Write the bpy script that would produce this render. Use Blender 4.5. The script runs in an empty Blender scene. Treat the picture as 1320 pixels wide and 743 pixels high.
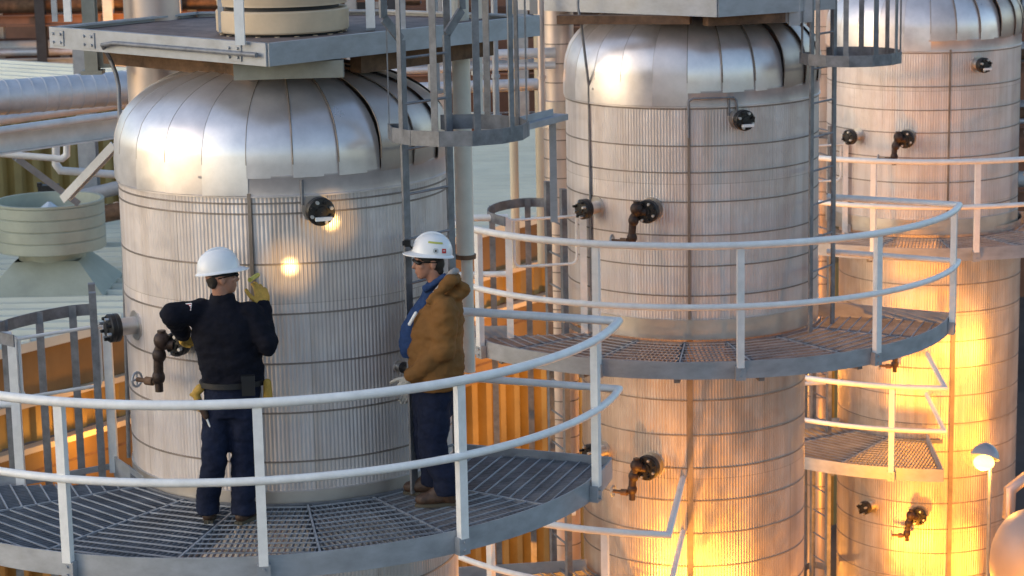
import bpy, math, random
from mathutils import Vector, noise, Matrix
random.seed(7)
sc = bpy.context.scene
COL = sc.collection
pi = math.pi
R_ = math.radians
# ------------------------------------------------------------------ camera (origin; all heights are relative to the lens, ground lies 14 m below)
FPX, PIT, ROL = 2930.63, 0.1953, -0.02
c_, s_ = math.cos(ROL), math.sin(ROL)
FW = Vector((0, math.cos(PIT), -math.sin(PIT))); U0 = Vector((0, math.sin(PIT), math.cos(PIT))); R0 = Vector((1, 0, 0))
CR = R0 * c_ + U0 * s_; CU = U0 * c_ - R0 * s_
def ray(x, y): return FW + CR * ((x - 660) / FPX) - CU * ((y - 371.5) / FPX)
def atz(x, y, z):
    d = ray(x, y); return d * (z / d.z)
def aty(x, y, Y):
    d = ray(x, y); return d * (Y / d.y)
GROUND = -14.0
# ------------------------------------------------------------------ materials
def mat(name, base, rough=.5, metal=0., var=.0, scale=6., col2=None, bump=0., bscale=60., rvar=0., aniso=None, stretch=(1, 1, 1), emit=None, spec=None):
    m = bpy.data.materials.new(name); m.use_nodes = True
    nt = m.node_tree; b = nt.nodes['Principled BSDF']
    b.inputs['Roughness'].default_value = rough; b.inputs['Metallic'].default_value = metal
    b.inputs['Base Color'].default_value = (*base, 1)
    if spec is not None: b.inputs['Specular IOR Level'].default_value = spec
    tc = nt.nodes.new('ShaderNodeTexCoord'); mp = nt.nodes.new('ShaderNodeMapping'); mp.inputs['Scale'].default_value = stretch
    nt.links.new(tc.outputs['Object'], mp.inputs['Vector'])
    if var or rvar:
        n = nt.nodes.new('ShaderNodeTexNoise'); n.inputs['Scale'].default_value = scale; n.inputs['Detail'].default_value = 6; n.inputs['Roughness'].default_value = .65
        nt.links.new(mp.outputs[0], n.inputs['Vector'])
        cr = nt.nodes.new('ShaderNodeValToRGB'); cr.color_ramp.elements[0].position = .32; cr.color_ramp.elements[1].position = .68
        a = [max(0, v * (1 - var)) for v in base] if col2 is None else col2
        cr.color_ramp.elements[0].color = (*a, 1); cr.color_ramp.elements[1].color = (*[min(1, v * (1 + var * .6)) for v in base], 1)
        nt.links.new(n.outputs['Fac'], cr.inputs['Fac'])
        if var: nt.links.new(cr.outputs['Color'], b.inputs['Base Color'])
        if rvar:
            mr = nt.nodes.new('ShaderNodeMapRange'); mr.inputs['From Min'].default_value = .3; mr.inputs['From Max'].default_value = .7
            mr.inputs['To Min'].default_value = rough - rvar; mr.inputs['To Max'].default_value = rough + rvar
            nt.links.new(n.outputs['Fac'], mr.inputs['Value']); nt.links.new(mr.outputs[0], b.inputs['Roughness'])
    if bump:
        n2 = nt.nodes.new('ShaderNodeTexNoise'); n2.inputs['Scale'].default_value = bscale; n2.inputs['Detail'].default_value = 1.5 if bscale < 10 else 4
        nt.links.new(mp.outputs[0], n2.inputs['Vector'])
        bp = nt.nodes.new('ShaderNodeBump'); bp.inputs['Strength'].default_value = bump; bp.inputs['Distance'].default_value = .01
        nt.links.new(n2.outputs['Fac'], bp.inputs['Height']); nt.links.new(bp.outputs[0], b.inputs['Normal'])
    if emit:
        b.inputs['Emission Color'].default_value = (*emit[0], 1); b.inputs['Emission Strength'].default_value = emit[1]
    return m
M = {}
def sheetmat(name, base, rough, metal, seed):
    m = bpy.data.materials.new(name); m.use_nodes = True; nt = m.node_tree; b = nt.nodes['Principled BSDF']; L = nt.links.new
    N = lambda t: nt.nodes.new('ShaderNode' + t)
    tc = N('TexCoord'); sx = N('SeparateXYZ'); L(tc.outputs['Object'], sx.inputs[0])
    at = N('Math'); at.operation = 'ARCTAN2'; L(sx.outputs['X'], at.inputs[0]); L(sx.outputs['Y'], at.inputs[1])
    mu = N('Math'); mu.operation = 'MULTIPLY'; L(at.outputs[0], mu.inputs[0]); mu.inputs[1].default_value = 1.175
    cb = N('CombineXYZ'); L(mu.outputs[0], cb.inputs['X']); L(sx.outputs['Z'], cb.inputs['Y']); cb.inputs['Z'].default_value = seed
    br = N('TexBrick'); br.offset = .5; br.inputs['Scale'].default_value = 1.; br.inputs['Brick Width'].default_value = .86; br.inputs['Row Height'].default_value = 1.37
    br.inputs['Mortar Size'].default_value = .0035; br.inputs['Mortar Smooth'].default_value = .3; br.inputs['Bias'].default_value = 0
    br.inputs['Color1'].default_value = (.88, .87, .86, 1); br.inputs['Color2'].default_value = (1.07, 1.07, 1.08, 1); br.inputs['Mortar'].default_value = (.66, .63, .6, 1)
    L(cb.outputs[0], br.inputs['Vector'])
    def nz(scale, sc3, lo, hi, c0, c1, det=6):
        mp = N('Mapping'); mp.inputs['Scale'].default_value = sc3; mp.inputs['Location'].default_value = (seed, seed * .7, 0); L(cb.outputs[0], mp.inputs[0])
        n = N('TexNoise'); n.inputs['Scale'].default_value = scale; n.inputs['Detail'].default_value = det; n.inputs['Roughness'].default_value = .65; L(mp.outputs[0], n.inputs['Vector'])
        r = N('ValToRGB'); r.color_ramp.elements[0].position = lo; r.color_ramp.elements[1].position = hi; r.color_ramp.elements[0].color = (*c0, 1); r.color_ramp.elements[1].color = (*c1, 1); L(n.outputs['Fac'], r.inputs[0]); return n, r
    _, r1 = nz(1.6, (1, .5, 1), .3, .7, (.86, .84, .83), (1.06, 1.06, 1.07))
    _, r2 = nz(6., (2.2, .12, 1), .42, .62, (1, 1, 1), (.86, .82, .78))
    _, r3 = nz(2.2, (1, 1, 1), .66, .78, (1, 1, 1), (.80, .68, .55), 8)
    def mulc(a, b_, f=1.):
        x = N('MixRGB'); x.blend_type = 'MULTIPLY'; x.inputs['Fac'].default_value = f; L(a, x.inputs['Color1']); L(b_, x.inputs['Color2']); return x.outputs[0]
    bc = N('RGB'); bc.outputs[0].default_value = (*base, 1)
    c = mulc(bc.outputs[0], br.outputs['Color'], .8); c = mulc(c, r1.outputs[0]); c = mulc(c, r2.outputs[0], .8); c = mulc(c, r3.outputs[0], .5)
    L(c, b.inputs['Base Color']); b.inputs['Metallic'].default_value = metal
    n4, r4 = nz(2.6, (1, .6, 1), .3, .7, (rough - .08,) * 3, (rough + .10,) * 3); L(r4.outputs[0], b.inputs['Roughness'])
    n5, _ = nz(3.5, (1, .8, 1), .3, .7, (0, 0, 0), (1, 1, 1), 2)
    bp = N('Bump'); bp.inputs['Strength'].default_value = .35; bp.inputs['Distance'].default_value = .03; L(n5.outputs['Fac'], bp.inputs['Height']); L(bp.outputs[0], b.inputs['Normal'])
    return m
M['rib'] = sheetmat('ribbed_aluminium', (.71, .665, .65), .44, .5, 1.3)
M['rib_low'] = sheetmat('ribbed_aluminium_lower', (.70, .62, .57), .40, .88, 4.1)  # more metallic than the upper cladding, to mute sky light and deepen lamp glow
M['dome'] = mat('dome_aluminium', (.80, .755, .745), .36, .70, .20, 2.2, bump=.24, bscale=3.5, rvar=.06)
M['dome_b'] = mat('dome_aluminium_bright', (.86, .82, .80), .33, .72, .18, 2.6, bump=.24, bscale=3, rvar=.06)
M['dome_c'] = mat('dome_aluminium_dull', (.72, .66, .64), .42, .65, .22, 1.9, bump=.24, bscale=4, rvar=.06)
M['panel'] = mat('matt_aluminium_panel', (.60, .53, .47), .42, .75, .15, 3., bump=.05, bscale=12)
M['skirt'] = mat('smooth_aluminium', (.66, .61, .56), .38, .85, .14, 3., bump=.05, bscale=8, rvar=.06)
M['band'] = mat('steel_strap', (.27, .23, .205), .5, .5, .25, 5)
M['seam'] = mat('seam_strip', (.27, .22, .18), .5, .5, .3, 4)
M['galv'] = mat('galvanised_steel', (.40, .42, .45), .52, .4, .20, 5., bump=.06, bscale=60, rvar=.08, stretch=(1, 1, 2))
M['galv_dark'] = mat('galvanised_steel_dull', (.22, .225, .24), .55, .4, .35, 9., bump=.08, bscale=50)
M['grate'] = mat('grating_steel', (.26, .28, .315), .5, .5, .35, 5.)
M['rust'] = mat('rusty_steel', (.16, .09, .05), .75, .1, .5, 8., bump=.3)
M['brownsteel'] = mat('weathered_brown_deck', (.20, .155, .145), .7, .1, .4, 8., bump=.2)
M['white'] = mat('white_paint', (.86, .85, .82), .42, 0, .11, 9., bump=.03, bscale=80)
M['cream'] = mat('cream_paint', (.70, .66, .56), .5, 0, .10, 6.)
M['black'] = mat('black_flange', (.018, .017, .017), .38, .2, .4, 20., bump=.15)
M['bolt'] = mat('bright_bolt', (.62, .62, .62), .35, .8)
M['valve'] = mat('rusty_dark_valve', (.05, .028, .02), .55, .3, .5, 30., bump=.3)
M['tag'] = mat('white_tag', (.8, .8, .78), .5)
M['tan'] = mat('tan_insulation', (.62, .49, .34), .55, .1, .12, 4.)
M['roof'] = mat('cream_roof_sheet', (.62, .625, .52), .55, 0, .10, .8, stretch=(1, 3, 1))
M['roof2'] = mat('pale_roof_sheet', (.70, .70, .60), .55, 0, .10, .6)
M['wall'] = mat('ochre_wall_sheet', (.31, .205, .06), .55, 0, .3, 1.2)
M['wallflat'] = mat('tan_wall_panel', (.20, .12, .042), .6, 0, .35, .7)
M['trim'] = mat('cream_trim', (.58, .50, .36), .55, 0, .1, 3.)
M['vent'] = mat('green_grey_sheet', (.36, .385, .31), .55, .15, .14, 2.5, bump=.05, bscale=15)
M['ventcap'] = mat('pale_sheet', (.62, .66, .68), .4, .4, .1, 6)
M['pipe_lag'] = mat('pipe_cladding', (.62, .63, .66), .48, .45, .18, 4., rvar=.08)
M['pink_lag'] = mat('column_cladding', (.62, .52, .47), .42, .7, .12, 2.5, rvar=.05)
M['steelwhite'] = mat('pale_steel_paint', (.66, .67, .67), .5, .1, .14, 5.)
M['steelgrey'] = mat('grey_steel_paint', (.32, .33, .34), .55, .2, .2, 5.)
M['steelgreen'] = mat('grey_green_steel', (.30, .30, .26), .55, .2, .2, 5.)
M['dark'] = mat('dark_steel', (.035, .04, .05), .6, .2, .3, 4)
M['ground'] = mat('concrete_yard', (.075, .072, .07), .8, 0, .3, .6, bump=.2, bscale=5)
M['far'] = mat('rust_red_structure', (.22, .11, .07), .7, .1, .5, .5)
M['skin'] = mat('skin', (.38, .185, .12), .5, 0, .08, 30)
M['hair'] = mat('dark_hair', (.02, .014, .01), .7)
M['helmet'] = mat('white_helmet_shell', (.83, .83, .83), .22, 0, .03, 20)
M['navy'] = mat('navy_shirt_cloth', (.0060, .0066, .013), .85, 0, .3, 25, bump=.35, bscale=45, spec=.2)
M['jeans'] = mat('dark_denim', (.011, .016, .038), .85, 0, .28, 22, bump=.4, bscale=60, spec=.2)
M['duck'] = mat('brown_duck_canvas', (.205, .098, .031), .85, 0, .12, 10, bump=.18, bscale=70, spec=.2)
M['lining'] = mat('grey_fleece', (.34, .32, .31), .9, 0, .15, 60, bump=.4, bscale=150)
M['blueshirt'] = mat('blue_denim_shirt', (.028, .058, .15), .85, 0, .2, 30, bump=.3, bscale=60, spec=.2)
M['glove'] = mat('yellow_leather_glove', (.52, .31, .055), .7, 0, .2, 40, bump=.3, bscale=120)
M['glove2'] = mat('pale_work_glove', (.45, .42, .36), .75, 0, .2, 40, bump=.3, bscale=120)
M['boot'] = mat('brown_leather_boot', (.075, .040, .024), .55, 0, .35, 30, bump=.3, bscale=60)
M['sole'] = mat('boot_sole', (.09, .075, .05), .8)
M['belt'] = mat('black_leather', (.012, .012, .013), .5)
M['red'] = mat('red_sticker', (.55, .03, .03), .5)
M['lime'] = mat('lime_sticker', (.50, .50, .10), .5)
M['greyst'] = mat('grey_sticker', (.45, .47, .48), .5)
M['flagblue'] = mat('flag_blue', (.05, .07, .22), .7)
M['flagred'] = mat('flag_red', (.45, .12, .12), .7)
M['glass'] = mat('tinted_lens', (.02, .018, .016), .12)
M['lamp'] = mat('lit_lamp', (1, .8, .4), .4, emit=((1, .50, .09), 5.))
M['sphere'] = mat('satin_vessel_head', (.60, .50, .42), .5, .4, .06, 2.)
# ------------------------------------------------------------------ mesh builder
def wloc(o):
    v = Vector((0, 0, 0))
    while o is not None: v = v + Vector(o.location); o = o.parent
    return v
class MB:
    def __init__(s): s.v = []; s.f = []; s.mi = []; s.cur = 0
    def add(s, vs, fs):
        b = len(s.v); s.v += [tuple(v) for v in vs]; s.f += [tuple(i + b for i in f) for f in fs]; s.mi += [s.cur] * len(fs); return s
    def hexa(s, p):  # 8 points: bottom loop 0-3, top loop 4-7
        return s.add(p, [(3, 2, 1, 0), (4, 5, 6, 7), (0, 1, 5, 4), (1, 2, 6, 5), (2, 3, 7, 6), (3, 0, 4, 7)])
    def box(s, c, ax, ay, az):  # centre and half-vectors
        c, ax, ay, az = Vector(c), Vector(ax), Vector(ay), Vector(az)
        return s.hexa([c - ax - ay - az, c + ax - ay - az, c + ax + ay - az, c - ax + ay - az, c - ax - ay + az, c + ax - ay + az, c + ax + ay + az, c - ax + ay + az])
    def cube(s, c, sx, sy, sz, rz=0):
        a = Vector((math.cos(rz), math.sin(rz), 0)); b = Vector((-math.sin(rz), math.cos(rz), 0))
        return s.box(c, a * (sx / 2), b * (sy / 2), Vector((0, 0, sz / 2)))
    def bar(s, p, q, w, h, up=(0, 0, 1)):
        p, q, up = Vector(p), Vector(q), Vector(up); d = (q - p); L = d.length; d.normalize()
        side = d.cross(up)
        if side.length < 1e-4: side = d.cross(Vector((0, 1, 0)))
        side.normalize(); u = side.cross(d)
        return s.box((p + q) / 2, d * (L / 2), side * (w / 2), u * (h / 2))
    def ibeam(s, p, q, w, h, t=.012, up=(0, 0, 1)):
        p, q, up = Vector(p), Vector(q), Vector(up); d = (q - p).normalized(); side = d.cross(up).normalized(); u = side.cross(d)
        s.bar(p + u * (h / 2 - t / 2), q + u * (h / 2 - t / 2), w, t, up); s.bar(p - u * (h / 2 - t / 2), q - u * (h / 2 - t / 2), w, t, up)
        return s.bar(p, q, t, h - 2 * t - .002, up)
    def tube(s, pts, r, n=12, cap=True):
        pts = [Vector(p) for p in pts]; ds = [(b - a).normalized() for a, b in zip(pts, pts[1:])]
        d = ds[0]; u = Vector((0, 0, 1)) if abs(d.z) < .9 else Vector((0, 1, 0))
        a = d.cross(u).normalized(); b = a.cross(d)
        off = [a * math.cos(2 * pi * k / n) * r + b * math.sin(2 * pi * k / n) * r for k in range(n)]
        rings = []
        for i, p in enumerate(pts):
            if i == 0: cur = off
            elif i == len(pts) - 1: cur = off
            else:
                t = ds[i - 1] + ds[i]
                if t.length < .2: t = ds[i - 1]
                t.normalize(); cur = [o - ds[i - 1] * (o.dot(t) / max(.25, ds[i - 1].dot(t))) for o in off]
                off = [(o - ds[i] * o.dot(ds[i])).normalized() * r for o in cur]
            rings.append([p + o for o in cur])
        vs = [v for rr in rings for v in rr]; fs = []
        for i in range(len(pts) - 1):
            for k in range(n): fs.append((i * n + k, i * n + (k + 1) % n, (i + 1) * n + (k + 1) % n, (i + 1) * n + k))
        if cap: fs.append(tuple(range(n))); fs.append(tuple(reversed(range((len(pts) - 1) * n, len(pts) * n))))
        return s.add(vs, fs)
    def lathe(s, prof, c, n=96, axis=(0, 0, 1), a0=0, a1=2 * pi, closed=False):  # prof list of (r, h)
        c = Vector(c); ax = Vector(axis).normalized()
        x = ax.cross(Vector((0, 0, 1)))
        x = Vector((1, 0, 0)) if x.length < 1e-4 else x.normalized()
        y = ax.cross(x); full = abs(a1 - a0 - 2 * pi) < 1e-6; m = n if full else n + 1; k = len(prof)
        vs = []; fs = []
        for i in range(m):
            t = a0 + (a1 - a0) * i / n; e = x * math.cos(t) + y * math.sin(t)
            vs += [c + e * r + ax * h for r, h in prof]
        for i in range(n):
            j = (i + 1) % m
            for q in range(k - 1 if not closed else k): fs.append((i * k + q, j * k + q, j * k + (q + 1) % k, i * k + (q + 1) % k))
        return s.add(vs, fs)
    def cyl(s, p, q, r, n=24, r2=None):
        p, q = Vector(p), Vector(q); L = (q - p).length
        return s.lathe([(0.0005, 0), (r, 0), (r if r2 is None else r2, L), (0.0005, L)], p, n, q - p)
    def ell(s, c, rx, ry, rz, n=20, m=12, rot=None):
        vs = []; fs = []
        c = Vector(c); rot = rot or Matrix.Identity(3)
        for j in range(m + 1):
            ph = -pi / 2 + pi * j / m
            cp = max(.02, math.cos(ph))
            for i in range(n):
                t = 2 * pi * i / n; vs.append(c + rot @ Vector((rx * cp * math.cos(t), ry * cp * math.sin(t), rz * math.sin(ph))))
        for j in range(m):
            for i in range(n): fs.append((j * n + i, j * n + (i + 1) % n, (j + 1) * n + (i + 1) % n, (j + 1) * n + i))
        fs.append(tuple(reversed(range(n)))); fs.append(tuple(range(m * n, m * n + n)))
        return s.add(vs, fs)
    def cap2(s, p, q, r1, r2, n=16):  # tapered capsule
        p, q = Vector(p), Vector(q); L = (q - p).length; pr = []
        for k in range(7):
            t = -pi / 2 + (pi / 2) * k / 6; pr.append((max(.0008, r1 * math.cos(t)), r1 * math.sin(t)))
        for k in range(7):
            t = (pi / 2) * k / 6; pr.append((max(.0008, r2 * math.cos(t)), L + r2 * math.sin(t)))
        s.lathe(pr, p, n, q - p)
        b = len(s.v) - n * len(pr); k = len(pr)
        s.f.append(tuple(b + i * k for i in range(n))); s.f.append(tuple(b + i * k + k - 1 for i in reversed(range(n)))); s.mi += [s.cur] * 2
        return s
    def loft(s, rings, n=24):  # rings of (centre, rx, ry, yaw): ellipses stacked along z
        vs = []; fs = []; m = len(rings)
        for c, rx, ry, yaw in rings:
            c = Vector(c); a = Vector((math.cos(yaw), math.sin(yaw), 0)); b = Vector((-math.sin(yaw), math.cos(yaw), 0))
            vs += [c + a * rx * math.cos(2 * pi * i / n) + b * ry * math.sin(2 * pi * i / n) for i in range(n)]
        for j in range(m - 1):
            for i in range(n): fs.append((j * n + i, j * n + (i + 1) % n, (j + 1) * n + (i + 1) % n, (j + 1) * n + i))
        fs.append(tuple(reversed(range(n)))); fs.append(tuple(range((m - 1) * n, m * n)))
        return s.add(vs, fs)
    def prism(s, poly, z0, z1):
        n = len(poly); vs = [(p[0], p[1], z0) for p in poly] + [(p[0], p[1], z1) for p in poly]
        fs = [tuple(reversed(range(n))), tuple(range(n, 2 * n))] + [(i, (i + 1) % n, n + (i + 1) % n, n + i) for i in range(n)]
        return s.add(vs, fs)
    def build(s, name, m, parent=None, smooth=None, label=None, recalc=True):
        me = bpy.data.meshes.new(name); o0 = wloc(parent) if parent is not None else Vector((0, 0, 0))
        me.from_pydata([(v[0] - o0.x, v[1] - o0.y, v[2] - o0.z) for v in s.v], [], s.f)
        for mm in (m if isinstance(m, (list, tuple)) else [m]): me.materials.append(mm)
        me.polygons.foreach_set('material_index', s.mi)
        if recalc:
            import bmesh
            bm = bmesh.new(); bm.from_mesh(me); bmesh.ops.recalc_face_normals(bm, faces=bm.faces); bm.to_mesh(me); bm.free()
        if smooth is not None:
            me.polygons.foreach_set('use_smooth', [True] * len(me.polygons))
            try: me.set_sharp_from_angle(angle=R_(smooth))
            except Exception: pass
        ob = bpy.data.objects.new(name, me); COL.objects.link(ob); ob.parent = parent
        if label: ob['label'] = label
        return ob
def thing(name, label, cat, loc, group=None):
    o = bpy.data.objects.new(name, None); COL.objects.link(o); o.location = loc; o.empty_display_size = .2
    o['label'] = label; o['category'] = cat; o['kind'] = 'thing'
    if group: o['group'] = group
    return o
def tag(o, label, cat, group=None):
    o['label'] = label; o['category'] = cat; o['kind'] = 'thing'; o['kind'] = 'thing'
    if group: o['group'] = group
    return o
def polar(C, a, r, z=0.):  # angle in degrees, 0 towards the lens, + to the right
    return Vector((C[0] + r * math.sin(R_(a)), C[1] - r * math.cos(R_(a)), z))
# ------------------------------------------------------------------ setting
g = MB(); g.cube((0, 60, GROUND - .05), 900, 900, .1); go = g.build('ground', M['ground']); go['kind'] = 'structure'
# ------------------------------------------------------------------ vessels
T1, T2, T3 = (-1.613, 16.138), (1.708, 21.100), (5.13, 28.039)
RV = 1.175
def ribbed(mb, C, r, z0, z1, nr, amp, rows=2):
    n = nr * 6; vs = []; fs = []
    for j in range(rows):
        z = z0 + (z1 - z0) * j / (rows - 1)
        for i in range(n):
            t = 2 * pi * i / n; rr = r - amp * (.5 - .5 * math.cos(2 * pi * i / 6)) ** 1.6
            vs.append((C[0] + rr * math.cos(t), C[1] + rr * math.sin(t), z))
    for j in range(rows - 1):
        for i in range(n): fs.append((j * n + i, j * n + (i + 1) % n, (j + 1) * n + (i + 1) % n, (j + 1) * n + i))
    mb.add(vs, fs)
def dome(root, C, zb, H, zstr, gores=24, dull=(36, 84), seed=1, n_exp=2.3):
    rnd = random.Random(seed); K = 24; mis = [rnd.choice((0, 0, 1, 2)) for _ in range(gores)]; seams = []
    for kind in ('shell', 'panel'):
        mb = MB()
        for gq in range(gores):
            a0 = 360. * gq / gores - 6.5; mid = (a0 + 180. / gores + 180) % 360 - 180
            isd = dull[0] < mid < dull[1]
            if (kind == 'panel') != isd: continue
            off = rnd.uniform(-.003, .003); tl = rnd.uniform(-.006, .006); nb = 8; mb.cur = mis[gq] if not isd else 0
            vs = []; fs = []
            for i in range(nb + 1):
                f = i / nb; a = a0 + (360. / gores) * (f * 1.02)
                lift = .016 * (1 - f) + off + .006
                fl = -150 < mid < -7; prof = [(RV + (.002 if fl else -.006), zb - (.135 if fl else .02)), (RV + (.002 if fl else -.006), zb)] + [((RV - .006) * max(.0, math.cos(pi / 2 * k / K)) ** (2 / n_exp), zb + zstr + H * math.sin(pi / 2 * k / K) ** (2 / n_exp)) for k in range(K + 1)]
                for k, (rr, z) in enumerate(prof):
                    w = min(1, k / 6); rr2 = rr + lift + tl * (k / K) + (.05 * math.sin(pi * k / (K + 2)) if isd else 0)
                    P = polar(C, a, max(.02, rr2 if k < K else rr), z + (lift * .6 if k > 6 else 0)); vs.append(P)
            kk = K + 3
            for i in range(nb):
                for k in range(kk - 1): fs.append((i * kk + k, (i + 1) * kk + k, (i + 1) * kk + k + 1, i * kk + k + 1))
            mb.add(vs, fs)
            if -100 < mid < 64:
                ss = MB(); kk0 = kk; pts = [vs[k] + (vs[k] - Vector((C[0], C[1], zb - .6))).normalized() * .001 for k in range(2, kk - 6)]; ss.tube(pts, .0045 if mid > 14 else (.0026 if mid > -6 else .0016), 6); ss.dk = mid > -6; seams.append(ss)
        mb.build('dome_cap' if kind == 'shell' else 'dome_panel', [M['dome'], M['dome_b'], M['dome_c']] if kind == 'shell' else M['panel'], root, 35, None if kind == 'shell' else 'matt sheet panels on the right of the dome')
    for ss in seams: ss.build('dome_seam', M['seam'] if ss.dk else M['panel'], root, 60)
    nk = MB(); nk.lathe([(.30, 0), (.30, .05), (.24, .08), (.24, .16)], (C[0], C[1], zb + zstr + H - .05), 40); nk.build('dome_neck', M['skirt'], root, 40)
def strap(mb, C, r, z, h=.012, t=.004): mb.lathe([(r - .006, -h / 2), (r + t, -h / 2), (r + t, h / 2), (r - .006, h / 2)], (C[0], C[1], z), 128)
def seedb(v): return int(abs(v) * 7)
def nozzle(root, C, r, a, z, size=.093, stub=.10, tagbar=False, rod=None):
    n = Vector((math.sin(R_(a)), -math.cos(R_(a)), 0)); P = polar(C, a, r - .01, z); t = Vector((-n.y, n.x, 0)); up = Vector((0, 0, 1))
    mb = MB(); mb.cyl(P, P + n * (stub + .012), size * .62, 24); mb.lathe([(size * 1.05, 0), (size * 1.05, .018), (size * .6, .018)], P, 28, n)
    st = mb.build('nozzle', M['skirt'], root, 35)
    F = P + n * (stub + .01)
    m2 = MB(); m2.lathe([(.001, 0), (size * .98, 0), (size, .006), (size, .030), (size * .97, .034), (size * .97, .042), (size, .046), (size, .066), (size * .92, .076), (size * .42, .080), (size * .38, .092), (.001, .094)], F, 36, n)
    fl = m2.build('blind_flange', M['black'], st, 30)
    for k in range(8):
        th = 2 * pi * (k + .5) / 8; q = F + n * .074 + t * (math.cos(th) * size * .74) + up * (math.sin(th) * size * .74)
        mb_ = MB(); mb_.cyl(q, q + n * (.03 if k % 3 else .04), .0125, 6); mb_.build('bolt', M['bolt'] if (k + seedb(a + z)) % 2 else M['black'], st, 30)
    if tagbar:
        m3 = MB(); m3.box(F + n * .105 - up * size * .45 + t * .01, t * size * .6, n * .012, up * .012); m3.build('tag_bar', M['tag'], st)
    if rod:
        m4 = MB(); q = polar(C, a - 4.6, r + .012, z); m4.tube([q + Vector((0, 0, .03)), q + Vector((0, 0, rod))], .012, 8); m4.build('support_rod', M['galv_dark'], st, 40)
    return st
def valve(root, C, r, a, z, side=-1, size=.10, drop=.30):
    n = Vector((math.sin(R_(a)), -math.cos(R_(a)), 0)); P = polar(C, a, r - .01, z); t = Vector((-n.y, n.x, 0)) ; up = Vector((0, 0, 1))
    st = nozzle(root, C, r, a, z, size, .08)
    E = P + n * .20 + t * (side * .075) + up * .0
    mb = MB()
    mb.tube([P + n * .17, E + up * .01, E + t * side * .035 - up * .05, E + t * side * .045 - up * (drop - .12)], .034, 14)
    mb.ell(E + up * .03, .058, .058, .062, 16, 10); mb.ell(E + t * side * .03 - up * .075, .048, .048, .055, 16, 10)
    mb.cyl(E + up * .05, E + up * .10, .03, 12)
    B = E + t * side * .045 - up * (drop - .10)
    mb.ell(B, .045, .045, .055, 14, 10); mb.cyl(B - up * .03, B - up * .10, .028, 10)
    mb.build('valve_body', M['valve'], st, 45)
    m2 = MB(); H = B - up * .035 + t * side * .19
    m2.cyl(B - up * .035, H, .016, 10); m2.cyl(B - up * .035 + t * side * .05, B - up * .035 + t * side * .11, .03, 12); m2.build('valve_stem', M['rust'], st, 40)
    m3 = MB(); m3.tube([H + (n * math.cos(q) + up * math.sin(q)) * .05 for q in [2 * pi * k / 16 for k in range(17)]], .008, 8)
    m3.tube([H + up * .05, H - up * .05], .006, 6); m3.tube([H + n * .05, H - n * .05], .006, 6)
    m3.build('handwheel', M['galv'], st, 40)
def vessel(name, label, C, zo, zlow, rlow, bands, zbase, lowbands, nr, ribm, amp, seed, seam_a=-6.0, H=.62, dxl=0.):
    root = thing(name, label, 'tank', (C[0], C[1], GROUND), 'ribbed aluminium tanks in a row')
    mb = MB(); ribbed(mb, C, RV, zlow, zbase - .02, nr, amp); mb.build('shell', ribm, root, 80)
    CL = (C[0] + dxl, C[1])
    if rlow:
        mb = MB(); ribbed(mb, CL, rlow, GROUND, zlow + .02, int(nr * .9), amp); mb.build('lower_shell', M['rib_low'], root, 80)
        mb = MB(); mb.lathe([(rlow - .05, zlow - .03), (RV + .008, zlow - .03), (RV + .008, zlow + .15), (RV - .02, zlow + .16)], (C[0], C[1], 0), 128); mb.build('base_ring', M['skirt'], root, 30)
    # smooth ring under the dome with its rolled lip
    zl = zbase - .150
    mb = MB(); mb.lathe([(RV - .01, zl), (RV + .014, zl), (RV + .014, zl + .012), (RV + .006, zl + .016), (RV + .004, zbase - .03), (RV + .008, zbase - .022), (RV + .008, zbase - .004), (RV - .004, zbase)], (C[0], C[1], 0), 144)
    mb.build('dome_skirt', M['dome_c'], root, 30)
    for z in bands:
        mb = MB(); strap(mb, C, RV, z); mb.build('band', M['band'], root, 40)
    for z in lowbands:
        mb = MB(); strap(mb, CL, rlow, z); mb.build('band', M['band'], root, 40)
    mb = MB(); p = polar(C, seam_a, RV + .006); n = (p - Vector((C[0], C[1], 0))).normalized(); t = Vector((-n.y, n.x, 0))
    mb.box((p.x, p.y, (zlow + zbase - .12) / 2 + .08), t * .012, n * .010, Vector((0, 0, (zbase - .12 - zlow) / 2 - .08))); mb.build('seam_strip', M['seam'], root)
    if rlow:
        mb = MB(); p = polar(CL, seam_a, rlow + .006); mb.box((p.x, p.y, (GROUND + zlow) / 2), t * .026, n * .010, Vector((0, 0, (zlow - GROUND) / 2 - .06))); mb.build('seam_strip', M['seam'], root)
    dome(root, C, zbase, H, .07, dull=(44, 88), seed=seed)
    return root
# --- nearest tank
zb1 = -2.165
b1 = [-2.355 - .0, -2.425] + [-2.425 - .3425 * k for k in range(1, 6)] + [-4.78, -5.12]
V1 = vessel('process_tank', 'nearest ribbed aluminium tank, with the two workers standing against it', T1, 0, -14, None, b1, zb1, [], 262, M['rib'], .0050, 3, H=.58)
mb = MB(); mb.lathe([(RV - .02, -4.50), (RV + .010, -4.50), (RV + .010, -4.345), (RV - .01, -4.335)], (T1[0], T1[1], 0), 128); mb.build('base_ring', M['skirt'], V1, 30)
nozzle(V1, T1, RV, 15.7, -2.40, .095, .09, True, .20)
nozzle(V1, T1, RV, -60.5, -3.288, .10, .13)
valve(V1, T1, RV, -30.5, -3.31, -1, .085, .33)
nozzle(V1, T1, RV, 44, -3.56, .04, .05)
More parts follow.
